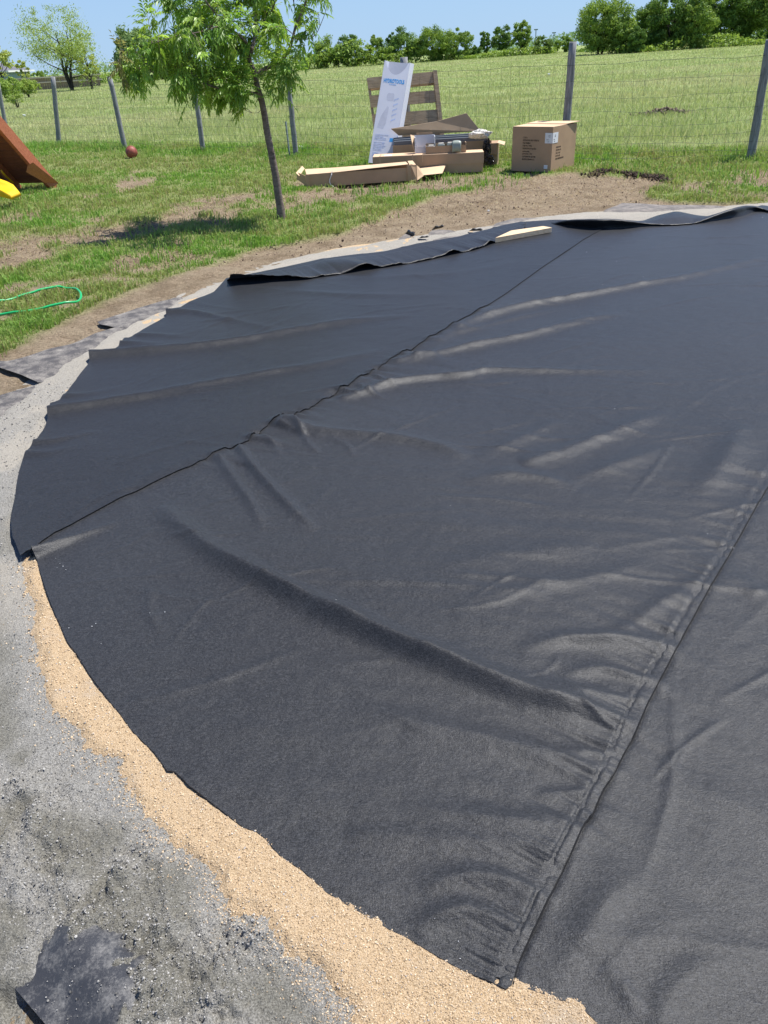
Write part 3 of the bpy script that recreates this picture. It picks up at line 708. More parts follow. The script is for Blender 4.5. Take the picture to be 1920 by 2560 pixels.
# lint on the felt
pts = [at(*p, .03) for p in [(1150,2392),(1146,2350),(1087,2298),(240,1560),(253,1610),(375,1535),(1490,1478),(412,1530),(172,1570),(230,1567),(104,1230),(1770,1330),(1835,1367),(158,1417),(150,1410),(143,1420),(165,1425),(140,1398),(1000,760),(1062,714)]]
for k in range(26):
    a = rng.uniform(0, 6.28); r = 3.9 * math.sqrt(rng.uniform()); pts.append(np.array([C0[0] + r * math.cos(a), C0[1] + r * math.sin(a), .03]))
V = []; Fa = []
zz = np.maximum(cloth_z(np.array([p[0] for p in pts]), np.array([p[1] for p in pts]), 'B'), .02)
for p, z in zip(pts, zz):
    o_ = len(V); s = rng.uniform(.0008, .0019) * (1 + np.hypot(p[0], p[1]) * .12)
    for d in ((1, 0, 0), (-1, 0, 0), (0, 1, 0), (0, -1, 0), (0, 0, .8), (0, 0, -.8)): V.append([p[0] + d[0] * s * rng.uniform(.6, 1.5), p[1] + d[1] * s * rng.uniform(.6, 1.3), z + .002 + d[2] * s])
    Fa += [[o_ + a, o_ + b, o_ + c] for a, b, c in ((0, 2, 4), (2, 1, 4), (1, 3, 4), (3, 0, 4), (2, 0, 5), (1, 2, 5), (3, 1, 5), (0, 3, 5))]
tag(link('lint_speck', npmesh('lint', np.array(V), np.array(Fa)), M['lint']), 'scattered white lint specks lying on the black felt', 'lint', kind='stuff')

# ================================================================== loose sheets around the rim
def loose(name, px, zf, m, label, cat, group=None, n=3):
    P = G2(px, .02)
    o = sheet(name, P, zf, m, .008, th=.003); return tag(o, label, cat, group)
gz = lambda x, y, s=0: .0085 + .030 * sstep(4.75, 5.3, np.hypot(x - C0[0], y - C0[1])) + .008 * fbm(x, y, 4, 3, 161 + s) - .026 * sstep(-.02, .06, inner_d(gravel_poly, x, y) + .05 * fbm(x, y, 9, 4, 163))
GS = 'dusty landscape fabric pieces round the pad'
loose('landscape_fabric', [(-40,900),(0,918),(50,936),(101,956),(160,912),(230,885),(300,850),(330,812),(285,818),(240,832),(200,850),(174,860),(120,872),(72,889),(20,902)], lambda x, y: gz(x, y, 0) + .012, M['geotex'], 'dusty dark fabric piece at left rim with cut edge over bare dirt', 'landscape fabric', GS)
loose('landscape_fabric', [(-60,1000),(0,981),(60,966),(96,957),(70,985),(40,1015),(0,1050),(-60,1090)], lambda x, y: gz(x, y, 1) - .002, M['geotex'], 'dark fabric corner at the left picture edge below the cut edge', 'landscape fabric', GS)
loose('landscape_fabric', [(236,806),(294,818),(337,812),(380,800),(434,772),(470,748),(453,740),(400,752),(337,770),(280,790)], lambda x, y: gz(x, y, 2) + .008, M['geotex'], 'narrow grey fabric strip on the left rim nearest the folded flap', 'landscape fabric', GS)
loose('landscape_fabric', [(1470,548),(1500,528),(1556,506),(1620,509),(1677,512),(1760,512),(1830,512),(1960,505),(1960,560),(1700,580)], lambda x, y: gz(x, y, 3) + .006, M['geotex_light'], 'pale dusty fabric sheet showing behind the curled far right rim', 'landscape fabric', GS)
loose('landscape_fabric', [(1215,575),(1240,556),(1290,543),(1380,541),(1440,544),(1480,550),(1440,575),(1300,590)], lambda x, y: gz(x, y, 4) + .002, M['geotex_light'], 'grey fabric sheet behind the pale wooden board', 'landscape fabric', GS)
loose('landscape_fabric', [(1070,583),(1082,572),(1105,573),(1150,576),(1190,580),(1215,575),(1180,590),(1100,606)], lambda x, y: gz(x, y, 5) + .006, M['geotex_light'], 'small torn grey fabric scrap on the gravel left of the board', 'landscape fabric', GS)
loose('landscape_fabric', [(975,604),(990,598),(1008,588),(1022,578),(1030,592),(1060,600),(1010,612)], lambda x, y: gz(x, y, 6) + .006, M['geotex_light'], 'small curled grey fabric scrap farthest left behind the flap', 'landscape fabric', GS)
# curled dark corners of those scraps
def curl(px0, px1, h, label, lean=.04):
    a = at(*px0, .01); b = at(*px1, .01); mb = MB(); n = 6
    rows = []
    for i in range(n + 1):
        s = i / n; p = a + (b - a) * s; hh = .7 * h * math.sin(math.pi * (.15 + .7 * s)) * (1 + .3 * math.sin(s * 9))
        rows.append([(p[0] + lean * k * .5, p[1] - lean * math.sin(k * 2.2), p[2] + hh * math.sin(min(k, 1) * 1.5)) for k in np.linspace(0, 1.2, 6)])
    o = loft('fabric_curl', rows, M['felt_dark'], None); return tag(o, label, 'fabric scrap', 'curled black fabric scraps')
curl((1012,584), (1032,592), .07, 'black curled fabric corner farthest left on the dirt')
curl((1078,575), (1104,570), .06, 'black curled double corner in the middle of the dirt strip')
curl((1044,596), (1066,594), .035, 'low black fabric scrap between the two left curls')
curl((1170,578), (1200,577), .045, 'black fabric curl nearest the pale board')
# bottom left plastic
pl = G2([(-120,2300),(0,2427),(57,2493),(114,2560),(200,2680),(700,2760),(700,2300),(300,2200),(100,2250)])
def plz(x, y):
    a, b = at(200,2360)[:2], at(330,2520)[:2]; d, t, _, _, _ = segdist(np.array([a, b]), x, y)
    return -.008 + .045 * np.exp(-(d / .075) ** 2) + .006 * fbm(x, y, 6, 3, 171)
tag(sheet('plastic_sheet', pl, plz, M['plastic'], .006, th=.003), 'shiny black plastic sheet under the gravel at bottom left corner', 'plastic sheet')

# ================================================================== pebbles and clods (geometry nodes, ico spheres)
def scatter(name, P, S, m, label, cat, parent=None):
    me = bpy.data.meshes.new(name); me.vertices.add(len(P)); me.vertices.foreach_set('co', np.asarray(P, np.float32).ravel())
    a = me.attributes.new('scl', 'FLOAT_VECTOR', 'POINT'); a.data.foreach_set('vector', np.asarray(S, np.float32).ravel())
    r = me.attributes.new('rot', 'FLOAT_VECTOR', 'POINT'); r.data.foreach_set('vector', rng.uniform(0, 6.28, (len(P), 3)).astype(np.float32).ravel())
    me.materials.append(m); o = link(name, me, None, parent)
    g = bpy.data.node_groups.new(name, 'GeometryNodeTree'); g.interface.new_socket('Geometry', in_out='INPUT', socket_type='NodeSocketGeometry'); g.interface.new_socket('Geometry', in_out='OUTPUT', socket_type='NodeSocketGeometry')
    n = g.nodes; gi = n.new('NodeGroupInput'); go = n.new('NodeGroupOutput'); ip = n.new('GeometryNodeInstanceOnPoints'); ico = n.new('GeometryNodeMeshIcoSphere'); ico.inputs['Radius'].default_value = 1; ico.inputs['Subdivisions'].default_value = 1
    sm = n.new('GeometryNodeSetMaterial'); sm.inputs['Material'].default_value = m
    ns = n.new('GeometryNodeInputNamedAttribute'); ns.data_type = 'FLOAT_VECTOR'; ns.inputs[0].default_value = 'scl'
    nr = n.new('GeometryNodeInputNamedAttribute'); nr.data_type = 'FLOAT_VECTOR'; nr.inputs[0].default_value = 'rot'
    g.links.new(gi.outputs[0], ip.inputs['Points']); g.links.new(ico.outputs[0], sm.inputs[0]); g.links.new(sm.outputs[0], ip.inputs['Instance'])
    g.links.new(ns.outputs[0], ip.inputs['Scale']); g.links.new(nr.outputs[0], ip.inputs['Rotation']); g.links.new(ip.outputs[0], go.inputs[0])
    md = o.modifiers.new('scatter', 'NODES'); md.node_group = g
    return tag(o, label, cat, kind='stuff')
def rockmat(name, stops, rough=.9):
    m, t, b = mat(name); oi = N(t, 'ObjectInfo'); L(t, ramp(t, oi.outputs['Random'], stops), b.inputs['Base Color'])
    b.inputs['Roughness'].default_value = rough; b.inputs['Specular IOR Level'].default_value = .2; return m
M['chip'] = rockmat('stone_chips', [(0, (.13, .125, .115)), (.6, (.29, .28, .26)), (1, (.47, .455, .425))])
M['grain'] = rockmat('sand_grains', [(0, (.32, .23, .14)), (.5, (.52, .39, .25)), (.93, (.72, .59, .42)), (1, (.35, .36, .38))])
M['clod'] = rockmat('dirt_clods', [(0, (.08, .055, .038)), (.5, (.21, .15, .11)), (1, (.36, .27, .2))])
def polar_pts(n, r0_, r1, t0, t1, p=2):
    r = np.exp(rng.uniform(math.log(r0_), math.log(r1), n)); t = rng.uniform(t0, t1, n); return r * np.sin(t), r * np.cos(t), r
x, y, r = polar_pts(230000, .8, 4.6, -1.05, .5)
e = inner_d(gravel_poly, x, y); k, _ = rough_k(x, y); w = wet_mask(x, y); ho = inner_d(gravel_hole, x, y); sd_ = inner_d(sand_poly, x, y)
circ = np.hypot(x - C0[0], y - C0[1])
keep = (e > .0) & (circ > R0 - .15) & (rng.uniform(size=len(x)) < np.where(sd_ < 0, 1, np.exp(-sd_ / .018))) & (rng.uniform(size=len(x)) < np.clip(.10 + .35 * (1 - w) + .8 * k, 0, 1)) & ((ho < 0) | (rng.uniform(size=len(x)) < .05))
x, y, r, k = x[keep], y[keep], r[keep], k[keep]; s = (.0008 + .0017 * rng.uniform(size=len(x)) ** 4) * (.5 + .4 * r) * (1 + .45 * k * rng.uniform(size=len(x)))
inh = inner_d(gravel_hole, x, y) > 0
z = np.where(inh, np.maximum(plz(x, y) + .002, gravel_z(x, y)), np.where(inner_d(sand_poly, x, y) > -.02, np.maximum(gravel_z(x, y), sand_z(x, y)), gravel_z(x, y))) + s * .3
scatter('gravel_chip', np.stack([x, y, z], 1), np.stack([s * rng.uniform(.7, 1.4, len(s)), s * rng.uniform(.7, 1.4, len(s)), s * rng.uniform(.5, 1, len(s))], 1), M['chip'], 'loose pale grey stone chips scattered over the gravel bed', 'gravel')
x, y, r = polar_pts(150000, .62, 3.2, -1.0, .62)
sd_ = inner_d(sand_poly, x, y); ci = inner_d(np.vstack([polyB]), x, y); ci2 = inner_d(polyC, x, y)
keep = (sd_ > -.09) & (ci < .01) & (ci2 < .01) & (rng.uniform(size=len(x)) < .8 * np.where(sd_ > 0, 1, np.exp(sd_ / .022)))
x, y, r = x[keep], y[keep], r[keep]; s = (.0007 + .0012 * rng.uniform(size=len(x)) ** 3) * (.7 + .6 * r)
scatter('sand_grain', np.stack([x, y, np.maximum(sand_z(x, y), gravel_z(x, y)) + s * .3], 1), np.stack([s * rng.uniform(.8, 1.3, len(s)), s * rng.uniform(.8, 1.3, len(s)), s * .8], 1), M['grain'], 'coarse tan grains on the sand band along the pad', 'sand')
x, y, r = polar_pts(110000, 4.5, 14, -.62, .62)
dmk = dirt_mask(x, y); circ = np.hypot(x - C0[0], y - C0[1])
edge = np.exp(-((dmk - .55) / .3) ** 2)
keep = (circ > 4.35) & (inner_d(gravel_poly, x, y) < 0) & (rng.uniform(size=len(x)) < (.08 * (dmk > .5) + .33 * edge) * (y < 13 - .5 * x))
x, y, r = x[keep], y[keep], r[keep]; s = (.003 + .010 * rng.uniform(size=len(x)) ** 6)
scatter('dirt_clod', np.stack([x, y, ground_z(x, y) - .02 + s * .3], 1), np.stack([s * rng.uniform(.7, 1.5, len(s)), s * rng.uniform(.7, 1.5, len(s)), s * .7], 1), M['clod'], 'crumbly brown clods over the raked bare soil', 'soil')
# turned-up soil edge beyond the bare pad
EDGE = G2([(1475,436),(1510,426),(1560,430),(1600,436),(1650,440),(1664,450)])
xs = []; 
for i in range(520):
    t = rng.uniform(); q = interp_line(EDGE, np.array([t]))[0] + rng.normal(0, .06, 2) * [1, 1.2]; xs.append([q[0], q[1], rng.uniform(-.015, .022) * math.exp(-((t - .3) / .3) ** 2) - .005])
xs = np.array(xs); s = rng.uniform(.006, .02, len(xs))
tag(scatter('turned_soil', xs, np.stack([s * 1.3, s, s * .8], 1), rockmat('dark_moist_soil', [(0, (.03, .02, .014)), (1, (.12, .085, .06))]), 'dark turned up soil edge behind the bare dirt rectangle', 'soil'))
for px, nm in (((1650, 272), 'low brown molehill of dry soil in the far field'), ((1665, 240), None)):
    if nm is None: continue
    c = at(1660, 274, .1); q = rng.normal(0, 1, (130, 2)) * [.45, .2]
    s = rng.uniform(.015, .045, 130); P = np.stack([c[0] + q[:, 0], c[1] + q[:, 1], ground_z(c[0] + q[:, 0], c[1] + q[:, 1]) + .12 * np.exp(-(q[:, 0] ** 2 + q[:, 1] ** 2) / .2)], 1)
    scatter('soil_mound', P, np.stack([s * 1.4, s, s * .6], 1), M['clod'], nm, 'soil mound')

# ================================================================== GRASS
def blades(x, y, z, h, w, lean, c0, name, label, cat, m=M['grass'], seg=2, curve=.5, parent=None):
    n = len(x); a = rng.uniform(0, 6.283, n); la = rng.uniform(0, 6.283, n); dx, dy = np.cos(a) * w, np.sin(a) * w
    lx, ly = np.cos(la) * lean * h, np.sin(la) * lean * h
    b0 = np.stack([x - dx, y - dy, z - .005], 1); b1 = np.stack([x + dx, y + dy, z - .005], 1)
    if seg == 1:
        t = np.stack([x + lx, y + ly, z + h], 1); V = np.stack([b0, b1, t], 1).reshape(-1, 3); F_ = [np.arange(n * 3).reshape(n, 3)]; k = 3
    else:
        m0 = np.stack([x - dx * .7 + lx * .3, y - dy * .7 + ly * .3, z + h * .6], 1); m1 = np.stack([x + dx * .7 + lx * .3, y + dy * .7 + ly * .3, z + h * .6], 1)
        t = np.stack([x + lx, y + ly, z + h * np.clip(1 - .35 * lean, .3, 1)], 1)
        V = np.stack([b0, b1, m1, m0, t], 1).reshape(-1, 3); i = np.arange(n)[:, None] * 5; F_ = [i + [0, 1, 2, 3], i + [3, 2, 4]]; k = 5
    C = np.repeat(c0, k, 0)
    return tag(link(name, npmesh(name, V, F_, {'Col': C}, False), m, parent), label, cat, kind='stuff')
def gcol(n, a, b, straw=.12, sc=(.42, .36, .17)):
    t = rng.uniform(size=(n, 1)); c = np.array(a) * (1 - t) + np.array(b) * t; k = rng.uniform(size=n) < straw; c[k] = np.array(sc) * rng.uniform(.7, 1.15, (k.sum(), 1)); return c
FL = lambda x: 15.9 - .62 * x             # rough line of the wire fence
x, y, r = polar_pts(560000, 5.0, 24, -.60, .60)
circ = np.hypot(x - C0[0], y - C0[1]); d = dirt_mask(x, y); clump = fbm(x, y, 5, 3, 201)
p = np.maximum(1 - sstep(.15, .75, d + .5 * vnoise(x, y, 9, 203)), np.where(d < .97, .16, .22 * sstep(.02, .3, fbm(x, y, 2.5, 3, 207)) * (x < -.3))) * (.55 + .9 * sstep(-.3, .3, clump)) * .62
keep = (circ > 4.85) & (y < FL(x) + 1.2) & (rng.uniform(size=len(x)) < p) & (inner_d(gravel_poly, x, y) < -.1)
x, y, r, clump, d = x[keep], y[keep], r[keep], clump[keep], d[keep]; n = len(x)
h = (.020 + .045 * rng.uniform(size=n)) * (1 + 1.3 * np.clip(clump, -.3, .6)); nearf = np.exp(-((y - FL(x)) / .9) ** 2); h *= 1 + 1.6 * nearf
lush = sstep(-.15, .25, fbm(x, y, .8, 3, 205))[:, None]
c = gcol(n, (.14, .30, .05), (.29, .47, .10), .06); c2 = gcol(n, (.24, .34, .085), (.38, .45, .15), .18); c = c * lush + c2 * (1 - lush)
print('lawn blades', n)
blades(x, y, ground_z(x, y), h, .0022 + .0003 * r, rng.uniform(.1, .9, n), c, 'lawn_grass', 'bright green short lawn grass between the pad and the wire fence', 'grass')
# straw on the dirt
x, y, r = polar_pts(110000, 4.6, 15, -.6, .6); d = dirt_mask(x, y); circ = np.hypot(x - C0[0], y - C0[1])
keep = (d > .35) & (circ > 4.9) & (rng.uniform(size=len(x)) < np.where(d > .95, .38, .9)) & (inner_d(gravel_poly, x, y) < -.05) & (y < 13.5)
x, y, r = x[keep], y[keep], r[keep]; n = len(x)
blades(x, y, ground_z(x, y) - .012, rng.uniform(.010, .03, n), .0028 + .0002 * r, rng.uniform(1, 3.4, n), gcol(n, (.34, .27, .17), (.50, .42, .25), .2, (.18, .13, .08)), 'dry_straw', 'dry straw and dead grass lying on the raked soil', 'straw', seg=1)
# taller tufts along the fence and edges
x, y, r = polar_pts(60000, 8, 26, -.6, .62); nf = np.exp(-((y - FL(x)) / .35) ** 2); cl = vnoise(x, y, 1.6, 211)
TUFT = [(at(*p)[:2], rr_) for p, rr_ in [((1600,420),.5),((1680,425),.5),((1760,420),.4),((1830,400),.3),((1450,418),.2),((1500,415),.3),((740,545),.45),((800,540),.5),((650,560),.5),((1800,470),.35),((1750,485),.3),((1880,470),.4),((1850,440),.5),((1130,450),.3),((1210,460),.3),((930,480),.35),((560,600),.5),((400,610),.6),((25,530),.4),((90,500),.4),((900,420),.5),((690,400),.4)]]
tk = np.zeros(len(x))
for c_, rr_ in TUFT: tk = np.maximum(tk, np.exp(-((x - c_[0]) ** 2 + (y - c_[1]) ** 2) / rr_ ** 2))
keep = rng.uniform(size=len(x)) < np.maximum(nf * (.35 + 1.2 * cl), tk * .8); keep &= np.hypot(x - C0[0], y - C0[1]) > 4.95
x, y, r, tk = x[keep], y[keep], r[keep], tk[keep]; n = len(x)
blades(x, y, ground_z(x, y), rng.uniform(.05, .15, n) * (1 - .35 * (y < 10)), .003 + .0003 * r, rng.uniform(.1, .8, n), gcol(n, (.13, .27, .05), (.30, .46, .11), .06), 'grass_tuft', 'taller green grass tufts along the fence foot and around the young tree', 'grass')
# field beyond the fence
x, y, r = polar_pts(520000, 12.5, 150, -.58, .58)
band = fbm(x * .3, y, .16, 4, 221); cl = fbm(x, y, .7, 3, 223)
keep = (y > FL(x) - .1) & (rng.uniform(size=len(x)) < .62 + .5 * cl)
x, y, r, band, cl = x[keep], y[keep], r[keep], band[keep], cl[keep]; n = len(x)
s = sstep(-.06, .30, band)[:, None]
c = gcol(n, (.29, .375, .125), (.45, .50, .21), .12, (.58, .55, .32)) * (1 - s) + gcol(n, (.39, .42, .18), (.53, .53, .27), .22, (.58, .55, .32)) * s
print('field blades', n)
blades(x, y, ground_z(x, y), rng.uniform(.05, .15, n) * (1 + .5 * cl), .0018 + .00028 * r, rng.uniform(.1, .9, n), c, 'field_grass', 'pale green and straw coloured seeding grass of the field beyond the fence', 'grass', seg=1)

# ================================================================== WIRE FENCE
fence = empty('wire_fence', (0, 0, 0), 0, 'woven wire field fence on grey weathered round wooden posts across the lawn', 'fence')
PB = [(20,352),(146,359),(313,374),(508,379),(740,387),(1024,402),(1408,405),(1877,397)]
PT = [(-6,205),(132,192),(274,191),(481,186),(720,200),(1009,143),(1432,104),(1926,98)]
PR = [.055,.058,.055,.052,.050,.065,.060,.060]
posts = []
for i in range(8):
    b = at(*PB[i]); t = atY(PT[i][0], PT[i][1], b[1] + (.05 if i in (0, 2) else 0)); gzv = float(ground_z(np.array([b[0]]), np.array([b[1]]))[0])
    mb = MB(); n = 9; pts = []; rd = []
    for k in range(n):
        s = k / (n - 1); p = np.array([b[0], b[1], gzv - .1]) * (1 - s) + t * s; pts.append(p + np.array([rng.normal(0, .003), rng.normal(0, .003), 0])); rd.append(PR[i] * (1.04 - .10 * s) * (1 + rng.normal(0, .02)))
    mb.tube(pts, rd, 14); o = mb.build('fence_post', M['post'], fence, sm=False); posts.append((b, t))
    for p in o.data.polygons: p.use_smooth = len(p.vertices) == 4
# two more posts outside the frame carry the wire on
ext = [np.array([-13.5, 26.6, 0]), np.array([8.4, 10.9, 0])]
line = [ext[0]] + [p[0] for p in posts] + [ext[1]]
for e_ in ext:
    MB().tube([(e_[0], e_[1], -.1), (e_[0], e_[1], 1.5)], .055, 12).build('fence_post', M['post'], fence)
HT = [.06, .15, .25, .37, .51, .68, .87, 1.08, 1.30]
for i in range(len(line) - 1):
    a, b = line[i].copy(), line[i + 1].copy(); d = b - a; Ln = np.hypot(d[0], d[1]); nrm = np.array([d[1], -d[0], 0]) / Ln * .055
    a += nrm; b += nrm; mb = MB(); sag = rng.uniform(.0, .035, len(HT))
    zz0 = float(ground_z(np.array([a[0]]), np.array([a[1]]))[0]); zz1 = float(ground_z(np.array([b[0]]), np.array([b[1]]))[0])
    def wp(s, j, hh=None):
        h = HT[j] * (1.02 if i > 5 else (.96 if i > 3 else .97)); w = .012 * math.sin(s * 9 + i * 2 + j) + .008 * math.sin(s * 23 + j * 3)
        p = a + (b - a) * s; return (p[0] + nrm[0] * .3 * math.sin(s * 6.28), p[1], zz0 + (zz1 - zz0) * s + h - 4 * s * (1 - s) * sag[j] + w)
    for j in range(len(HT)): mb.tube([wp(s, j) for s in np.linspace(0, 1, 13)], .0021 if 0 < j < len(HT) - 1 else .0028, 3, False)
    nv = int(Ln / .165)
    for k in range(nv):
        s = (k + .5) / nv; jx = rng.normal(0, .004, len(HT)); mb.tube([np.array(wp(min(max(s + jx[j] / Ln + .01 * math.sin(j * .7 + k), 0), 1), j)) for j in range(len(HT))], .0017, 3, False)
    o = mb.build('wire_mesh', M['wire'], fence)
tp_ = MB(); b = at(724, 388); t = atY(714, 304, b[1] + .15)
tp_.tube([b - [0, 0, .05], t], .018, 5); 
for k in range(7):
    q = b + (t - b) * (k + .5) / 7; tp_.box(q + np.array([0, -.02, 0]), (.014, .02, .02))
tag(tp_.build('steel_stake', M['steel']), 'short thin grey steel stake beside a fence post behind the young tree', 'stake')

# ================================================================== YOUNG TREE
def poly3(px, Y, off=0):
    out = []
    for i, p in enumerate(px):
        yy = Y + (p[2] if len(p) > 2 else 0); out.append(atY(p[0], p[1], yy))
    return [np.array(q) for q in out]
YT = 9.17
yt = empty('young_tree', (-1.0, YT, 0), 0, 'slender young shade tree with drooping narrow leaflets on the lawn', 'tree')
def rel(P, o): return [np.array(p) - np.array(o) for p in P]
ORG = np.array([-1.0, YT, 0])
trunk = smooth(np.array(poly3([(706,560),(704,545),(701,520),(696,489),(690,445),(682,402),(675,366),(668,332),(662,292),(654,252),(645,224),(641,205)], YT)), 3)
limbs = []
def limb(px, r0_, r1, Y=YT):
    P = smooth(np.array(poly3(px, Y)), 3); limbs.append((P, np.linspace(r0_, r1, len(P)))); return P
limb([(641,205),(637,182),(629,165),(624,150),(628,130),(634,105,.05),(640,70,.1),(636,20,.1),(628,-60,.1),(620,-160,.15)], .030, .008)
limb([(644,192),(652,180),(665,171),(682,164,-.05),(700,154,-.1),(714,138,-.1),(724,122,-.12),(732,95,-.12),(738,70,-.1),(752,36,-.1),(766,0,-.1),(782,-60,-.1),(790,-150,0)], .025, .007)
limb([(650,237),(630,232,-.05),(610,229,-.1),(585,226,-.15),(550,222,-.2),(500,205,-.25),(440,190,-.3),(380,180,-.35),(330,165,-.35)], .016, .004)
limb([(645,236),(622,236,.1),(600,243,.2),(575,248,.2),(546,248,.25),(500,240,.3),(450,230,.35)], .013, .004)
limb([(626,150),(600,130,.1),(570,100,.2),(530,70,.25),(480,40,.3),(430,20,.3)], .014, .004)
limb([(632,125),(600,90,-.15),(560,60,-.3),(520,10,-.4),(470,-50,-.4),(400,-60,-.4)], .014, .004)
limb([(640,80,.1),(670,40,.3),(690,0,.4),(700,-80,.5)], .010, .004)
limb([(700,154,-.1),(712,170,-.2),(722,190,-.25),(728,215,-.25)], .008, .003)
limb([(738,70,-.1),(738,95,-.2),(760,98,-.2),(775,96,-.2),(790,85,-.2),(800,65,-.2),(812,35,-.2),(818,15,-.2)], .006, .002)
limb([(724,122,-.12),(740,60,.0),(735,10,.1),(720,-60,.2)], .008, .003)
limb([(560,60,-.3),(500,80,-.5),(440,90,-.6),(380,110,-.6)], .007, .003)
limb([(655,262),(648,280),(630,282,-.1),(612,275,-.15)], .003, .002)
limb([(380,180,-.35),(340,130,-.4),(305,145,-.4),(295,150,-.4)], .004, .002)
mb = MB(); mb.tube(rel(trunk, ORG), np.interp(np.linspace(0, 1, len(trunk)), [0, .08, .2, 1], [.066, .052, .046, .030]), 10)
for P, R in limbs: mb.tube(rel(P, ORG), list(R), 6)
BL = [ # px, py, radius px, depth, leaves
 (352,4,24,-.3,10),(440,60,42,.1,45),(425,20,30,.1,22),(485,90,45,-.1,70),(500,40,45,.2,60),(540,50,50,-.2,70),(560,110,50,.2,85),(600,40,45,.1,60),(650,60,45,.3,60),(690,30,45,.3,48),(740,40,30,.0,24),(790,20,32,-.2,28),(772,62,24,-.1,16),(760,110,22,-.2,12),(795,55,18,-.2,9),
 (372,150,42,-.3,62),(345,185,36,-.35,45),(308,145,20,-.4,10),(430,130,46,-.2,85),(420,180,40,-.3,65),(350,215,32,-.3,34),(450,215,36,-.1,45),(480,160,45,.2,80),(530,150,50,.0,100),(585,150,46,-.1,85),(545,200,46,.2,90),(590,205,40,-.1,75),(500,225,34,-.2,42),(545,255,34,0,42),(585,265,30,.1,38),(590,290,18,0,12),
 (640,120,40,.2,55),(660,90,35,-.2,40),(690,120,35,.3,42),(645,160,32,.3,34),(630,225,26,-.2,26),(672,215,24,-.1,22),(705,205,26,-.25,32),(725,180,28,-.25,40),(735,150,26,-.2,26),(705,240,18,-.25,12),(740,205,14,-.2,8),(470,265,12,-.2,5),(660,250,18,0,10),
 (700,80,28,.2,22),(520,-30,60,0,85),(600,-50,70,.1,100),(680,-40,60,.1,70),(760,-50,50,0,50),(440,-20,40,0,25),(560,-120,70,.1,90),(660,-140,70,.1,90),(740,-130,50,.1,50),(620,-220,60,.1,60),(500,-90,50,-.1,50),(560,20,45,.5,40),(480,120,40,.5,40),(620,170,35,.5,30),(400,80,30,.2,16),(300,190,14,-.35,6),(600,100,40,-.5,40),(520,110,40,-.5,40),
]
allL = np.vstack([P for P, _ in limbs] + [trunk[-6:]])
LV = []; LF = []; LC = []
def leaflet(p, d, Ln, wd, up, col):
    s = np.cross(d, up); s /= np.linalg.norm(s) + 1e-9; u = np.cross(s, d); o_ = len(LV)
    mid = p + d * Ln * .42 + u * Ln * .02; tip = p + d * Ln - up * 0 + np.array([0, 0, -Ln * .12])
    LV.extend([p, mid + s * wd + u * wd * .35, tip, mid - s * wd + u * wd * .35]); LF.append((o_, o_ + 1, o_ + 2)); LF.append((o_, o_ + 2, o_ + 3)); LC.extend([col] * 4)
def compound(p, d, Ln, col, n=5):
    d = d / np.linalg.norm(d); q = p.copy(); v = d.copy(); side = np.cross(v, [0, 0, 1.0]); side /= np.linalg.norm(side) + 1e-6
    st = Ln / (n + .6)
    for i in range(n + 1):
        v = v + np.array([0, 0, -.11]); v /= np.linalg.norm(v); q = q + v * st
        side = np.cross(v, [0.1, 0, 1.0]); side /= np.linalg.norm(side) + 1e-6
        up = np.cross(side, v)
        ll = Ln * rng.uniform(.36, .50); w = ll * rng.uniform(.13, .19)
        cc = col * rng.uniform(.8, 1.25)
        if i == n: leaflet(q, v, ll, w, up, cc)
        else:
            for sg in (-1, 1):
                dd = v * .75 + side * sg * .65 + np.array([0, 0, -.35]) + rng.normal(0, .12, 3); leaflet(q, dd / np.linalg.norm(dd), ll, w, up, cc)
for bx, by, br, dp, nl in BL:
    c = atY(bx, by, YT + dp * 1.7); rad = br / 232.
    nl = int(nl * .72)
    ntw = max(1, nl // 7)
    for k in range(ntw):
        dv = rng.normal(0, 1, 3); dv /= np.linalg.norm(dv); tip = c + dv * rad * rng.uniform(.45, 1.0) * [1, 1.1, 1]
        j = np.argmin(((allL - tip) ** 2).sum(1) + rng.uniform(0, .02, len(allL))); root = allL[j]
        mid = (root + tip) / 2 + np.array([0, 0, .05 + .05 * rng.uniform()])
        tw = smooth(np.array([root, mid, tip]), 3); mb.tube(rel(tw, ORG), list(np.linspace(.0035, .0012, len(tw))), 3, False)
        hue = rng.uniform(); base = np.array([.15, .29, .05]) * (1 - hue) + np.array([.33, .48, .09]) * hue
        if bx < 320: base = np.array([.22, .22, .06])
        for m_ in range(nl // ntw + 1):
            s = rng.uniform(.35, 1); p = tw[0] * 0 + interp3(tw, s) if False else tw[min(int(s * (len(tw) - 1)), len(tw) - 1)] + rng.normal(0, .012, 3)
            dd = (tip - root); dd = dd / (np.linalg.norm(dd) + 1e-6) * .8 + rng.normal(0, .7, 3) + np.array([-.2, 0, .0])
            compound(p, dd, rng.uniform(.11, .175), base * rng.uniform(.8, 1.4), int(rng.integers(3, 6)))
o = mb.build('trunk', M['bark'], yt, sm=True)
LV_ = np.array(LV) - ORG; me = npmesh('crown', LV_, np.array(LF), {'Col': np.array(LC)}, False); link('crown', me, M['leaf'], yt)
print('young tree leaf tris', len(LF))

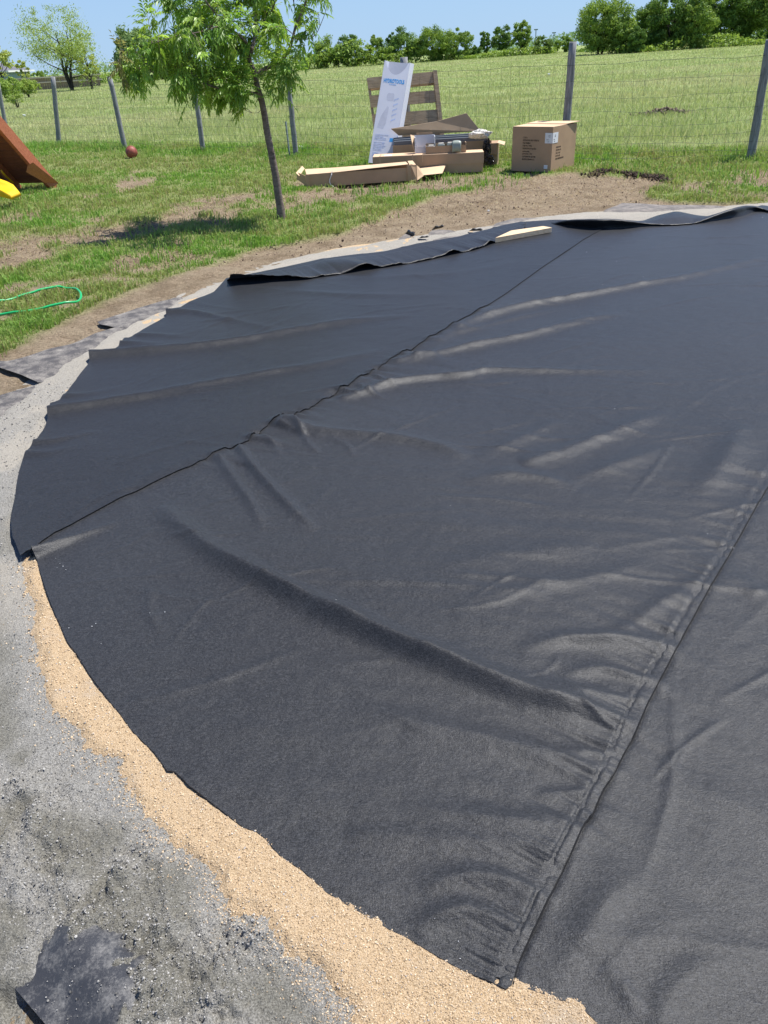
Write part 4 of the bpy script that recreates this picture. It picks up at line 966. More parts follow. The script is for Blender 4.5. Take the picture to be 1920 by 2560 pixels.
# ================================================================== BACKGROUND TREES
def bgtree(name, x, y, h, w, label, cat='tree', base=.0, col=((.06, .12, .025), (.13, .21, .045)), nc=70, per=70, leaf=.22, trunk_h=.25, group=None, dens=1.0, trunks=1, flat=1.0, sparse=False):
    z0 = float(ground_z(np.array([float(x)]), np.array([float(y)]))[0]); t = empty(name, (x, y, z0 - .05), 0, label, cat, group)
    mb = MB(); lims = []
    for k in range(trunks):
        a = rng.uniform(0, 6.28); sx = rng.normal(0, .08 * w) if trunks > 1 else 0
        top = np.array([sx + rng.normal(0, .06 * w), rng.normal(0, .06 * w), h * .7])
        P = smooth(np.array([[sx * .3, 0, 0], [sx * .5 + rng.normal(0, .03 * w), 0, h * .25], top * [.8, .8, .7], top]), 3)
        mb.tube(list(P), list(np.linspace(.02 * h + .03, .01 * h * .5, len(P))), 6)
        for q in range(6):
            s = rng.uniform(.25, .8); p = P[int(s * (len(P) - 1))]; an = rng.uniform(0, 6.28); e = p + np.array([math.cos(an) * w * .36, math.sin(an) * w * .36, h * rng.uniform(.08, .3)])
            Q = smooth(np.array([p, (p + e) / 2 + [0, 0, -.02 * h], e]), 3); mb.tube(list(Q), list(np.linspace(.009 * h, .003 * h, len(Q))), 4); lims.append(e)
    mb.build('trunk', M['darkbark'], t, sm=True)
    # crown: clumps through an uneven ellipsoid
    c = []
    for k in range(nc):
        if sparse and lims and k % 2 == 0:
            e = lims[rng.integers(len(lims))]; q = e + rng.normal(0, .09 * w, 3); c.append(q); continue
        u = rng.normal(0, 1, 3); u /= np.linalg.norm(u); rr_ = rng.uniform(.35, 1) ** .6
        ang = math.atan2(u[1], u[0]); lob = 1 + .18 * math.sin(ang * 3 + x) + .12 * math.sin(u[2] * 7 + y)
        q = u * rr_ * lob * np.array([w / 2, w / 2, h * (1 - trunk_h) / 2]) + [0, 0, h * (1 + trunk_h) / 2]
        q[2] = min(q[2], h * 1.02); c.append(q)
    c = np.array(c); cr_ = rng.uniform(.04, .19, len(c)) * min(w, h)
    n = int(per * dens); ci = np.repeat(np.arange(len(c)), n); u = rng.normal(0, 1, (len(ci), 3)); u /= np.linalg.norm(u, axis=1)[:, None]
    P = c[ci] + u * (cr_[ci] * rng.uniform(.2, 1.05, len(ci)) ** .7)[:, None] * [1.1, 1.1, .85]; P[:, 2] = np.maximum(P[:, 2], .05 + .0 * h)
    a = rng.normal(0, 1, (len(P), 3)); a /= np.linalg.norm(a, axis=1)[:, None]; b = np.cross(a, u); b /= np.linalg.norm(b, axis=1)[:, None] + 1e-9
    sz = leaf * rng.uniform(.5, 1.1, len(P))[:, None]; a *= sz; b *= sz * .55
    V = np.stack([P - a, P - b, P + a, P + b], 1).reshape(-1, 3); f = np.arange(len(V)).reshape(-1, 4)
    tcol = rng.uniform(size=len(c)); k = (.6 * tcol[ci] + .4 * rng.uniform(size=len(ci)))[:, None]
    C = np.repeat(np.array(col[0]) * (1 - k) + np.array(col[1]) * k, 4, 0)
    link('crown', npmesh('crown', V, f, {'Col': C}, False), M['leaf_far'], t)
    return t
def px_tree(name, px, ytop, ybase, wpx, Y, label, **kw):
    b = atY(px, ybase, Y); t = atY(px, ytop, Y); w = wpx / 1849. * Y * .97 * 1.0
    # pixels per metre at that distance
    A = atY(px - 50, ybase, Y); B_2 = atY(px + 50, ybase, Y); w = wpx * abs(B_2[0] - A[0]) / 100
    z0 = float(ground_z(np.array([b[0]]), np.array([float(Y)]))[0])
    return bgtree(name, b[0], Y, t[2] - z0 + .05, w, label, **kw)
DK = ((.085, .17, .04), (.21, .33, .07)); MQ = ((.30, .37, .09), (.50, .56, .15)); GN = ((.12, .22, .045), (.32, .44, .09))
GT = 'trees along the far field edge'
px_tree('field_tree', 182, 12, 232, 175, 84, 'tall airy yellow green mesquite tree with dark forked trunk in left field', col=((.26, .36, .09), (.42, .52, .15)), nc=210, per=70, leaf=.085, trunk_h=.26, trunks=3, sparse=True, cat='tree', )
px_tree('field_tree', 232, 100, 232, 55, 84.6, 'small leaning yellow green side growth right of the tall mesquite', col=MQ, nc=26, per=26, leaf=.14, trunk_h=.25, trunks=2, sparse=True)
px_tree('field_tree', 10, 92, 215, 62, 104, 'thin yellow green tree at left picture edge before the grey house', col=MQ, nc=40, per=36, leaf=.17, trunk_h=.4, sparse=True)
px_tree('field_shrub', 20, 192, 250, 72, 62, 'low feathery green mesquite shrub at the left picture edge', col=((.22, .34, .07), (.38, .50, .12)), nc=90, per=90, leaf=.07, trunk_h=.12, trunks=3, cat='shrub')
px_tree('field_shrub', 75, 196, 245, 60, 68, 'second feathery shrub beside the leaning left fence post', col=((.24, .35, .07), (.40, .50, .12)), nc=80, per=80, leaf=.07, trunk_h=.2, trunks=3, cat='shrub')
px_tree('field_shrub', 45, 232, 268, 44, 48, 'smallest sparse sapling shrub in front of the left shrubs', col=((.24, .36, .08), (.40, .50, .13)), nc=30, per=50, leaf=.05, trunk_h=.35, trunks=3, cat='shrub')
px_tree('field_shrub', 68, 150, 205, 34, 108, 'pale upright shrub behind the far board fence', col=MQ, nc=30, per=40, leaf=.16, trunk_h=.1, cat='shrub')
px_tree('field_shrub', 98, 172, 205, 36, 110, 'round green bush behind the far board fence right of the pale one', col=GN, nc=30, per=40, leaf=.16, trunk_h=.1, cat='shrub')
px_tree('field_shrub', 225, 170, 211, 26, 112, 'dark green bush right of the mesquite trunk', col=GN, nc=24, per=60, leaf=.16, trunk_h=.08, cat='shrub')
px_tree('field_shrub', 246, 174, 208, 20, 118, 'small dark bush nearest the leaning post on the field edge', col=DK, nc=20, per=50, leaf=.16, trunk_h=.08, cat='shrub')
px_tree('field_tree', 350, 66, 205, 118, 118, 'large grey green tree behind the young tree at left', col=((.14, .24, .09), (.28, .38, .14)), nc=150, per=100, leaf=.22, trunk_h=.08)
px_tree('field_tree', 430, 90, 202, 90, 122, 'broad green tree mostly hidden behind the young tree crown', col=GN, nc=80, per=80, leaf=.26, trunk_h=.1)
px_tree('field_tree', 775, 138, 170, 80, 128, 'low bushy trees edge right behind the young tree', col=GN, nc=40, per=80, leaf=.24, trunk_h=.05, group=GT)
rowt = [(815, 92, 170, 62, 'leftmost round tree of the far tree row behind the white carton'), (848, 116, 170, 50, 'lower gap tree beside the leftmost round tree'), (878, 88, 168, 62, 'loose topped tree second in the far tree row'),
 (915, 122, 166, 50, 'low bush between the loose topped tree and the thin one'), (941, 90, 165, 36, 'thin upright tree standing just left above the white carton'), (965, 116, 163, 44, 'short bush behind the top of the white carton'), (1002, 76, 162, 82, 'full rounded tree right above the white carton'),
 (1040, 96, 160, 50, 'green filler tree left of the widest tree'), (1085, 69, 158, 84, 'wide dark tree above the pallet, left half of the pair'), (1135, 74, 155, 84, 'wide tree above the pallet, right half of the pair'), (1180, 116, 152, 54, 'low sloping bush right of the wide pair'),
 (1212, 82, 150, 26, 'narrow small tree in the middle gap'), (1252, 60, 147, 54, 'upright tree left of the tall cross shaped tree'), (1303, 52, 142, 44, 'dark slim tree with ragged top left of the light pole')]
for px, yt_, yb, w, lab in rowt:
    px_tree('field_tree', px, yt_, yb, w, 126 + rng.uniform(-3, 3), lab, col=GN if px % 2 else DK, nc=int(26 + w * .7), per=150, leaf=.135, trunk_h=.06 if w > 50 else .22, group=GT)
px_tree('field_shrub', 1360, 92, 136, 60, 124, 'pale low brush under the light pole', col=((.12, .2, .05), (.22, .31, .08)), nc=40, per=60, leaf=.2, trunk_h=.03, cat='shrub')
px_tree('field_shrub', 1410, 88, 136, 50, 130, 'darker low hedge bush left of the big trees', col=GN, nc=40, per=60, leaf=.22, trunk_h=.03, cat='shrub')
big = [(1500, -8, 135, 122, 98, 'big bright green bushy tree behind the middle fence post', GN), (1560, 40, 128, 60, 96, 'lower bush on the right flank of the bright tree', GN), (1622, 0, 122, 90, 100, 'dark bushy tree right of the sky gap', DK), (1680, -20, 118, 100, 98, 'dark broad tree in the right wood with sunlit patches', DK), (1735, -12, 114, 90, 96, 'mid green tree in the right wood', GN),
 (1790, -40, 110, 100, 100, 'tall grey green tree in the right wood with open gaps', DK), (1850, -60, 106, 110, 102, 'taller tree near the right picture edge', DK), (1915, -50, 101, 110, 99, 'last tree at the right picture edge', GN), (1975, -60, 98, 110, 101, 'tree just past the right picture edge', DK), (1590, 70, 124, 40, 94, 'short bush filling the gap under the sky opening', DK)]
for px, yt_, yb, w, Y_, lab, c_ in big:
    px_tree('wood_tree', px, yt_, yb, w, Y_, lab, col=c_, nc=int(30 + w * .8), per=170, leaf=.135, trunk_h=.05 if px < 1780 else .2, group='trees of the dark wood on the right', trunks=2)
# undergrowth and far woods: masses nobody could count
def mass(name, n, fx, leaf, col, label, cat):
    P = fx(n); u = rng.normal(0, 1, (len(P), 3)); u /= np.linalg.norm(u, axis=1)[:, None]; b = np.cross(u, [0.3, .2, 1]); b /= np.linalg.norm(b, axis=1)[:, None]
    sz = (leaf * rng.uniform(.5, 1.2, len(P)))[:, None]; V = np.stack([P - u * sz, P - b * sz * .6, P + u * sz, P + b * sz * .6], 1).reshape(-1, 3)
    k = rng.uniform(size=(len(P), 1)); C = np.repeat(np.array(col[0]) * (1 - k) + np.array(col[1]) * k, 4, 0)
    tag(link(name, npmesh(name, V, np.arange(len(V)).reshape(-1, 4), {'Col': C}, False), M['leaf_far']), label, cat, kind='stuff')
def under(n):
    x = rng.uniform(-45, 75, n); Yb = np.where(x > 28, 96 + 0 * x, 124 + 0 * x) + rng.uniform(-2, 2, n); hh = (.35 + 1.0 * (vnoise(x, x * 0, .25, 301) + .5)) * (1 + 1.6 * (x < 10) * (x > -14))
    return np.stack([x, Yb, ground_z(x, Yb) + rng.uniform(0, 1, n) * hh], 1)
mass('edge_brush', 16000, under, .22, ((.15, .25, .05), (.3, .42, .1)), 'weedy green undergrowth along the foot of the far trees', 'brush')
def farw(n):
    x = rng.uniform(-420, 520, n); Yb = rng.uniform(330, 420, n); hh = 4.2 + 3.2 * fbm(x, x * 0, .02, 3, 303) * 2
    return np.stack([x, Yb, ground_z(x, Yb) - 1.0 + rng.uniform(0, 1, n) ** .7 * np.clip(hh, 1.5, 9)], 1)
def backw(n):
    x = rng.uniform(30, 95, n); Yb = rng.uniform(108, 122, n); hh = 4.5 + 2 * fbm(x, x * 0, .1, 3, 305)
    return np.stack([x, Yb, ground_z(x, Yb) + rng.uniform(0, 1, n) ** .8 * hh * sstep(30, 40, x)], 1)
mass('thicket', 9000, backw, .45, ((.07, .15, .035), (.17, .27, .06)), 'dense green thicket behind the big trees on the right', 'thicket')
mass('far_wood', 30000, farw, .75, ((.11, .20, .09), (.2, .3, .13)), 'distant hazy tree belt closing the horizon', 'wood')
# light pole and mast far away
for px, yt_, yb, r, lab in ((1340, 74, 100, .10, 'tall thin distant light mast above the low brush'), (1385, 82, 100, .07, 'second shorter distant mast right of the light mast')):
    b = atY(px, yb, 300); t = atY(px, yt_, 300); mb = MB(); mb.tube([b - [0, 0, 6], t], r * 1.6, 6); mb.box(t, (1.3, .3, .35)); tag(mb.build('light_mast', M['steel']), lab, 'mast')
# house and board fence, far left
hs = empty('house', (-57, 130, 0), 0, 'low blue grey house with dark hip roof behind the left trees', 'house')
gzh = float(ground_z(np.array([-57.]), np.array([130.]))[0])
MB().hexa([(-8, -4, gzh), (5.9, -4, gzh), (5.9, 5, gzh), (-8, 5, gzh), (-8, -4, 2.25), (5.9, -4, 2.25), (5.9, 5, 2.25), (-8, 5, 2.25)]).build('wall', M['siding'], hs)
MB().add([(-8.5, -4.5, 2.25), (6.4, -4.5, 2.25), (6.4, 5.5, 2.25), (-8.5, 5.5, 2.25), (-4, .5, 3.7), (2.4, .5, 3.7)], [(0, 1, 5, 4), (1, 2, 5), (2, 3, 4, 5), (3, 0, 4), (3, 2, 1, 0)]).build('roof', M['roof'], hs)
mb = MB(); mb.box((-1, -4.55, 2.2), (15, .1, .22)); mb.box((6.45, .5, 2.2), (.1, 10, .22)); mb.build('eave_trim', M['trim'], hs)
w_ = MB().box((1.5, -4.02, 1.4), (1.3, .06, 1.1)).build('window', M['roof'], hs); MB().box((1.5, -4.06, .8), (1.5, .06, .08)).build('sill', M['trim'], w_)
bf = empty('board_fence', (-37, 100, 0), 0, 'far brown board fence with pale rails behind the mesquite', 'fence')
zg = float(ground_z(np.array([-37.]), np.array([100.]))[0]); sharedme = None
for k in range(52):
    x_ = -7 + k * .27
    if sharedme is None:
        q = MB().box((0, 0, 0), (.25, .03, 1.15)).build('board', M['board'], bf); sharedme = q.data
    else: q = link('board', sharedme, None, bf)
    q.location = (x_, rng.normal(0, .01), zg + .58 + rng.normal(0, .02))
for zz_ in (1.22, .72): MB().box((0, -.06, zg + zz_), (14.4, .06, .13)).build('rail', M['rail'], bf)

# ================================================================== CARTONS
def text_mesh(body, size, m, parent, name='printed_text', loc=(0, 0, 0), X=(1, 0, 0), Yv=(0, 0, 1), xscale=1, align='LEFT', extr=.0004, shear=0, bold=0):
    cu_ = bpy.data.curves.new('t', 'FONT'); cu_.body = body; cu_.size = size; cu_.align_x = align; cu_.extrude = extr; cu_.shear = shear; cu_.offset = bold; cu_.resolution_u = 2; cu_.space_line = 1.0
    to = bpy.data.objects.new('t', cu_); COL.objects.link(to); bpy.context.view_layer.update()
    me = bpy.data.meshes.new_from_object(to.evaluated_get(bpy.context.evaluated_depsgraph_get())); bpy.data.objects.remove(to); bpy.data.curves.remove(cu_)
    X = Vector(X).normalized(); Yv = Vector(Yv).normalized(); Zv = X.cross(Yv).normalized(); Yv = Zv.cross(X)
    mt = Matrix(((X[0], Yv[0], Zv[0], loc[0]), (X[1], Yv[1], Zv[1], loc[1]), (X[2], Yv[2], Zv[2], loc[2]), (0, 0, 0, 1))) @ Matrix.Diagonal((xscale, 1, 1, 1))
    me.transform(mt); me.materials.clear(); return link(name, me, m, parent)

# --- big square carton at right
bx = empty('cardboard_box', (2.70, 11.73, 0), 0, 'large square brown carton with printed lines and white label by the fence post', 'box')
g0 = float(ground_z(np.array([2.7]), np.array([12.0]))[0]) + .005
hB = .575
c1 = Vector((0, 0, g0)); cl_ = Vector((-.50, .42, g0)); cr2 = Vector((.47, .52, g0)); cb = cl_ + cr2 - c1
def q8(a, b, c, d, z0, z1, tw=0): return [(v.x, v.y, z0) for v in (a, b, c, d)] + [(v.x, v.y, z1) for v in (a, b, c, d)]
th = .006
def wallp(a, b, name, m=M['card'], z1=hB):
    n = Vector((-(b - a).y, (b - a).x, 0)).normalized() * th
    return MB().hexa([(a.x, a.y, g0), (b.x, b.y, g0), (b.x + n.x, b.y + n.y, g0), (a.x + n.x, a.y + n.y, g0), (a.x, a.y, z1), (b.x, b.y, z1), (b.x + n.x, b.y + n.y, z1), (a.x + n.x, a.y + n.y, z1)]).build(name, m, bx)
wallp(cl_, c1, 'side_panel'); wallp(c1, cr2, 'side_panel'); wallp(cr2, cb, 'side_panel'); wallp(cb, cl_, 'side_panel')
up = Vector((0, 0, hB + .001))
def P3(v, dz=0): return (v.x, v.y, hB + dz)
e1 = (cr2 - c1); e2 = (cl_ - c1)
MB().slab([P3(c1, .002), P3(c1 + e1 * .60, .002), P3(cl_ + e1 * .60, .006), P3(cl_, .002)], .006).build('top_flap', M['card_pale_lit'], bx)
MB().slab([P3(c1 + e1 * .55, .012), P3(cr2 + e1 * .04 - e2 * .05, .02), P3(cb + e1 * .03 + e2 * .03, .016), P3(cl_ + e1 * .55, .012)], .006).build('top_flap', M['card_pale_lit'], bx)
fx = (c1 - cl_).normalized(); fn = Vector((fx.y, -fx.x, 0)); rx = e1.normalized(); rn = Vector((rx.y, -rx.x, 0))
def onf(s, z): v = cl_ + (c1 - cl_) * s + fn * .0015; return (v.x, v.y, z)
def onr(s, z): v = c1 + e1 * s + rn * .0015; return (v.x, v.y, z)
for i, s in enumerate(["C.T.N.'s", 'DESTINATION: NEW YORK,USA', 'PO# 000006A', 'ITEM NO: 71406', "DESCRIPTION: 14' sand filter", 'combo pump', 'QTY/CTN: 1 PCS', 'CUSTOMER NO: GE-07108', 'MADE IN CHINA/P.R.O.C']):
    text_mesh(s, .030, M['ink_brown'], bx, loc=onf(.27, hB - .145 - i * .036), X=fx, xscale=.62 if len(s) > 14 else .72, bold=.0006)
for i, s in enumerate(['ITEM NO: 71406', 'QTY/CTN: 1 PCS', 'G.W:  35.1  LBS', 'N.W:  31.6  LBS', 'MEAS: 24.8X24.8X22.8 INCH']):
    text_mesh(s, .026, M['ink_brown'], bx, loc=onr(.17, .30 - i * .038), X=rx, xscale=.75, bold=.0005)
def patch(a, b, m, name, par, f=onf, off=.0008):
    n = fn if f is onf else rn
    q = [Vector(f(a[0], a[1])), Vector(f(b[0], a[1])), Vector(f(b[0], b[1])), Vector(f(a[0], b[1]))]
    return MB().slab([v + n * 0 for v in q], .0012).build(name, m, par)
patch((.82, hB - .205), (.999, hB - .07), M['paper'], 'shipping_label', bx); patch((.001, hB - .205), (.22, hB - .07), M['paper'], 'shipping_label', bx, onr)
patch((.83, .035), (.92, .085), M['paper'], 'shipping_label', bx)
for f_, s0, n_ in ((onf, .87, fx), (onr, .05, rx)):
    n = fn if f_ is onf else rn
    for s, z, t_ in ((s0 + .03, .11, '24 OF'), (s0 + .03, .128, '71406'), (s0 - .01, .165, 'BOX A'), (s0, .19, '1 OF 2')):
        v = Vector(f_(s, hB - z)) + n * .0016; text_mesh(t_, .018, M['ink'], bx, loc=v, X=n_, xscale=.7)
v = Vector(onf(.845, .055)) + fn * .0016; text_mesh('QC', .022, M['pale_blue'], bx, loc=v, X=fx)

# --- white upright carton leaning on the fence
wc = empty('white_carton', (.1, 13.3, 0), 0, 'tall narrow white and blue printed carton leaning on the fence post before the pallet', 'carton')
o0 = np.array([.1, 13.3, 0])
TL = atY(962, 151, 13.46); TR = atY(1024.5, 157, 13.46); TB = atY(1035, 160, 13.60)
BLc = atY(921, 407, 12.98); BR = TR + (BLc - TL) * 1.0; BB = TB + (BLc - TL)
nf_ = np.cross(BR - BLc, TL - BLc); nf_ /= np.linalg.norm(nf_); nf_ = nf_ if nf_[1] < 0 else -nf_
dep = (TB - TR); 
def W_(u, v, off=0.0): return (BLc + (BR - BLc) * u + (TL - BLc) * v + nf_ * off - o0)
# front panel with a curved cut-out at the top
n = 20; top = [(u, 1.0 - .125 * math.sin(math.pi * min(1, max(0, (u - .05) / .9))) ** .7 if .05 < u < .95 else 1.0) for u in np.linspace(0, 1, n + 1)]
vs_ = [W_(u, 0) for u, _ in top] + [W_(u, v) for u, v in top] + [W_(u, 0, -.004) for u, _ in top] + [W_(u, v, -.004) for u, v in top]; m_ = n + 1
fs_ = [(i, i + 1, m_ + i + 1, m_ + i) for i in range(n)] + [(2 * m_ + i + 1, 2 * m_ + i, 3 * m_ + i, 3 * m_ + i + 1) for i in range(n)] + [(m_ + i, m_ + i + 1, 3 * m_ + i + 1, 3 * m_ + i) for i in range(n)]
MB().add(vs_, fs_).build('front_panel', M['white'], wc)
def quad(a, b, c, d, name, m, th_=.004): return MB().slab([a - o0, b - o0, c - o0, d - o0], th_).build(name, m, wc)
quad(BR, BB, TB, TR, 'side_panel', M['white']); quad(BLc + dep, BLc, TL, TL + dep, 'side_panel', M['white'])
MB().slab([(BLc + dep) - o0, (BR + dep) - o0, (TR + dep + (TL - BLc) * .0) - o0, (TL + dep) - o0], -.004).build('back_panel', M['white_in'], wc)
quad(BLc, BR, BB, BLc + dep, 'bottom_panel', M['white'])
uv = (BR - BLc); ul = np.linalg.norm(uv); vv = (TL - BLc); vl = np.linalg.norm(vv)
def wt(s, size, u, v, m, xs=1, bold=0, sh=0): text_mesh(s, size, m, wc, loc=W_(u, v, .0012), X=uv, Yv=vv, xscale=xs, bold=bold, shear=sh)
wt('HYDROTOOLS', .078, .09, .795, M['blue'], .62, .003); wt('BY SWIMLINE', .018, .33, .775, M['blue'], 1)
for i, (s, v) in enumerate([('A-FRAME POOL LADDER', .28), ('with slip resistant', .265), ('steps and safety barrier', .25), ('for above ground pools', .235), ('HEAVY DUTY RESIN', .205), ('sturdy platform with', .19), ('wide entry steps, adjusts', .175), ('to fit most pool walls', .16), ('easy to assemble', .145), ('no tools required', .13), ('CONTENTS', .10), ('ladder, hardware and', .086), ('instruction sheet', .072)]):
    wt(s, .026, .09, v, M['pale_blue'], .75)
def wp_(u0_, v0, u1, v1, m, name, off=.0006):
    return MB().slab([W_(u0_, v0, off), W_(u1, v0, off), W_(u1, v1, off), W_(u0_, v1, off)], .0004).build(name, m, wc)
wp_(.70, .225, .84, .262, M['blue'], 'printed_square')
# pale picture of steps printed on the carton
def blob(pts, m, name, off): return MB().add([W_(u, v, off) for u, v in pts], [tuple(range(len(pts)))]).build(name, m, wc)
blob([(.12, .36), (.20, .47), (.40, .57), (.46, .56), (.44, .40), (.36, .345)], M['grey_print'], 'printed_picture', .0008)
for k in range(5):
    v = .425 + k * .05; blob([(.62, v), (.80, v + .022), (.80, v + .034), (.62, v + .012)], M['pale_blue'], 'printed_picture', .0010)
    blob([(.62, v - .006), (.66, v - .004), (.66, v + .004), (.62, v + .002)], M['grey_print'], 'printed_picture', .0012)
blob([(.46 + .15 * math.cos(a), .66 + .05 * math.sin(a) * (1 + .3 * math.cos(a * 2))) for a in np.linspace(0, 6.28, 17)[:-1]], M['grey_print'], 'printed_picture', .0008)
for k, (u, v, s) in enumerate([(.78, .965, 'A'), (.74, .935, '71'), (.84, .94, 'X'), (.72, .915, 'L'), (.82, .92, 'R')]):
    text_mesh(s, .035, M['ink'], wc, loc=np.array(W_(u, v - .01, -.0)) + dep * .96, X=uv, Yv=vv)

# --- pallet leaning behind
pal = empty('wooden_pallet', (.65, 13.9, 0), 0, 'weathered brown slatted wooden pallet standing up against the fence', 'pallet')
po = np.array([.65, 13.9, 0]); pTL = atY(917, 196, 13.95) - po; pTR = atY(1087, 180, 13.95) - po
dn = np.array([pTL[0] + .10, -.32, 0.0]); pBL = np.array([pTL[0] + .12, -.28, .02]); pBR = pBL + (pTR - pTL); pBR[2] = .02
def PP(u, v, d=0.0):
    p = pBL + (pBR - pBL) * u + ((pTL - pBL) * (1 - u) + (pTR - pBR) * u) * v; nn = np.array([0, -1, .23]); nn /= np.linalg.norm(nn); return p + nn * d
for v0, v1 in ((.875, 1.0), (.66, .795), (.43, .58), (.2, .34), (.0, .13)):
    MB().hexa([PP(0, v0, .02), PP(1, v0, .02), PP(1, v0, .038), PP(0, v0, .038), PP(0, v1, .02), PP(1, v1, .02), PP(1, v1, .038), PP(0, v1, .038)]).build('slat', M['pallet'], pal)
for u0_, u1 in ((.0, .035), (.48, .515), (.965, 1.0)):
    MB().hexa([PP(u0_, 0, -.075), PP(u1, 0, -.075), PP(u1, 0, .019), PP(u0_, 0, .019), PP(u0_, 1, -.075), PP(u1, 1, -.075), PP(u1, 1, .019), PP(u0_, 1, .019)]).build('stringer', M['pallet'], pal)
MB().hexa([PP(.97, 0, .04), PP(1.03, 0, .04), PP(1.03, 0, .06), PP(.97, 0, .06), PP(.97, 1.01, .04), PP(1.03, 1.01, .04), PP(1.03, 1.01, .06), PP(.97, 1.01, .06)]).build('edge_board', M['pallet'], pal)
for v0, v1 in ((.87, .99), (.25, .4)):
    MB().hexa([PP(0, v0, -.095), PP(1, v0, -.095), PP(1, v0, -.077), PP(0, v0, -.077), PP(0, v1, -.095), PP(1, v1, -.095), PP(1, v1, -.077), PP(0, v1, -.077)]).build('slat', M['pallet'], pal)

# --- generic open/closed long cartons
def longbox(o, a, b, w, z0, z1, parts, m=M['card'], tilt=0.0):
    """a,b front bottom corners (xy), w depth; parts callback"""
    a = Vector((a[0], a[1], 0)); b = Vector((b[0], b[1], 0)); x = (b - a); n = Vector((-x.y, x.x, 0)).normalized() * w
    def pt(u, v, z): q = a + x * u + n * v; return (q.x - o.location.x, q.y - o.location.y, z + tilt * u)
    return pt
def bxm(pt, u0_, u1, v0, v1, z0, z1): return MB().hexa([pt(u0_, v0, z0), pt(u1, v0, z0), pt(u1, v1, z0), pt(u0_, v1, z0), pt(u0_, v0, z1), pt(u1, v0, z1), pt(u1, v1, z1), pt(u0_, v1, z1)])
gl = float(ground_z(np.array([0.]), np.array([11.8]))[0])
# front left long carton
lb = empty('long_carton', (-.1, 11.6, 0), 0, 'pale long carton lying open at front left of the pile with a white strap', 'carton')
pt = longbox(lb, (-.84, 11.55), (.66, 11.70), .30, 0, .2, None)
zb = gl + .012
bxm(pt, 0, 1, 0, .015, zb, zb + .175).build('front_panel', M['card'], lb)
bxm(pt, 0, 1, .985, 1, zb, zb + .19).build('back_panel', M['card'], lb)
bxm(pt, 0, 1, .016, .984, zb, zb + .008).build('bottom_panel', M['card_in'], lb)
bxm(pt, 0, .004, .016, .984, zb + .009, zb + .15).build('end_panel', M['card_in'], lb)
MB().add([pt(-.005, 1.0, zb + .205), pt(.30, 1.0, zb + .20), pt(.65, 1.0, zb + .205), pt(.985, 1.0, zb + .215), pt(-.0, .06, zb + .165), pt(.30, -.04, zb + .176), pt(.65, -.06, zb + .198), pt(.975, -.04, zb + .215),
          pt(-.005, 1.0, zb + .211), pt(.30, 1.0, zb + .206), pt(.65, 1.0, zb + .211), pt(.985, 1.0, zb + .221), pt(0, .06, zb + .171), pt(.30, -.04, zb + .182), pt(.65, -.06, zb + .204), pt(.975, -.04, zb + .221)],
         [(4, 5, 1, 0), (5, 6, 2, 1), (6, 7, 3, 2), (8, 9, 13, 12), (9, 10, 14, 13), (10, 11, 15, 14), (4, 12, 13, 5), (5, 13, 14, 6), (6, 14, 15, 7), (7, 15, 11, 3), (0, 8, 12, 4)]).build('lid_flap', M['card_pale_lit'], lb)
MB().slab([pt(-.005, -.02, zb + .02), pt(-.01, -.02, zb + .16), pt(-.085, .45, zb + .20), pt(-.09, .55, zb + .10)], .006).build('end_flap', M['card'], lb)
MB().slab([pt(-.01, .9, zb + .22), pt(-.03, .98, zb + .255), pt(-.10, .3, zb + .19), pt(-.07, .2, zb + .15)], .006).build('end_flap', M['card_pale_lit'], lb)
MB().slab([pt(-.008, -.05, zb + .0), pt(.022, -.06, zb + .0), pt(.024, -.05, zb + .17), pt(-.012, -.05, zb + .172)], .006).build('corner_fold', M['card'], lb)
MB().slab([pt(.965, -.035, zb + .0), pt(1.0, -.05, zb - .0), pt(1.0, -.05, zb + .2), pt(.965, -.035, zb + .215)], .006).build('corner_fold', M['card'], lb)
MB().slab([pt(1.0, -.02, zb + .01), pt(1.055, -.10, zb - .0), pt(1.06, .15, zb + .19), pt(1.0, .1, zb + .215)], .006).build('end_flap', M['card'], lb)
MB().slab([pt(1.055, -.10, zb), pt(1.13, .25, zb + .04), pt(1.09, .35, zb + .16), pt(1.06, .15, zb + .19)], .006).build('end_flap', M['card_pale_lit'], lb)
MB().slab([pt(1.0, .3, zb + .19), pt(1.06, .3, zb + .19), pt(1.05, .95, zb + .225), pt(1.0, .95, zb + .225)], .006).build('end_flap', M['card_pale_lit'], lb)
s_t = [pt(.245, .02, zb + .19), pt(.235, -.05, zb + .15), pt(.215, -.06, zb + .09), pt(.212, -.06, zb + .05), pt(.225, -.09, zb + .012), pt(.245, -.16, zb - .005)]
MB().tube(s_t, .008, 4).build('strap', M['strap'], lb)
# flat scrap at its right
sc_ = at(1052, 428); tag(MB().slab([at(1046,440,.03), at(1106,434,.03), at(1114,414,.10), at(1050,412,.10)], .006).build('cardboard_flap', M['card_pale_lit']), 'loose pale cardboard flap lying between the two long cartons', 'cardboard')
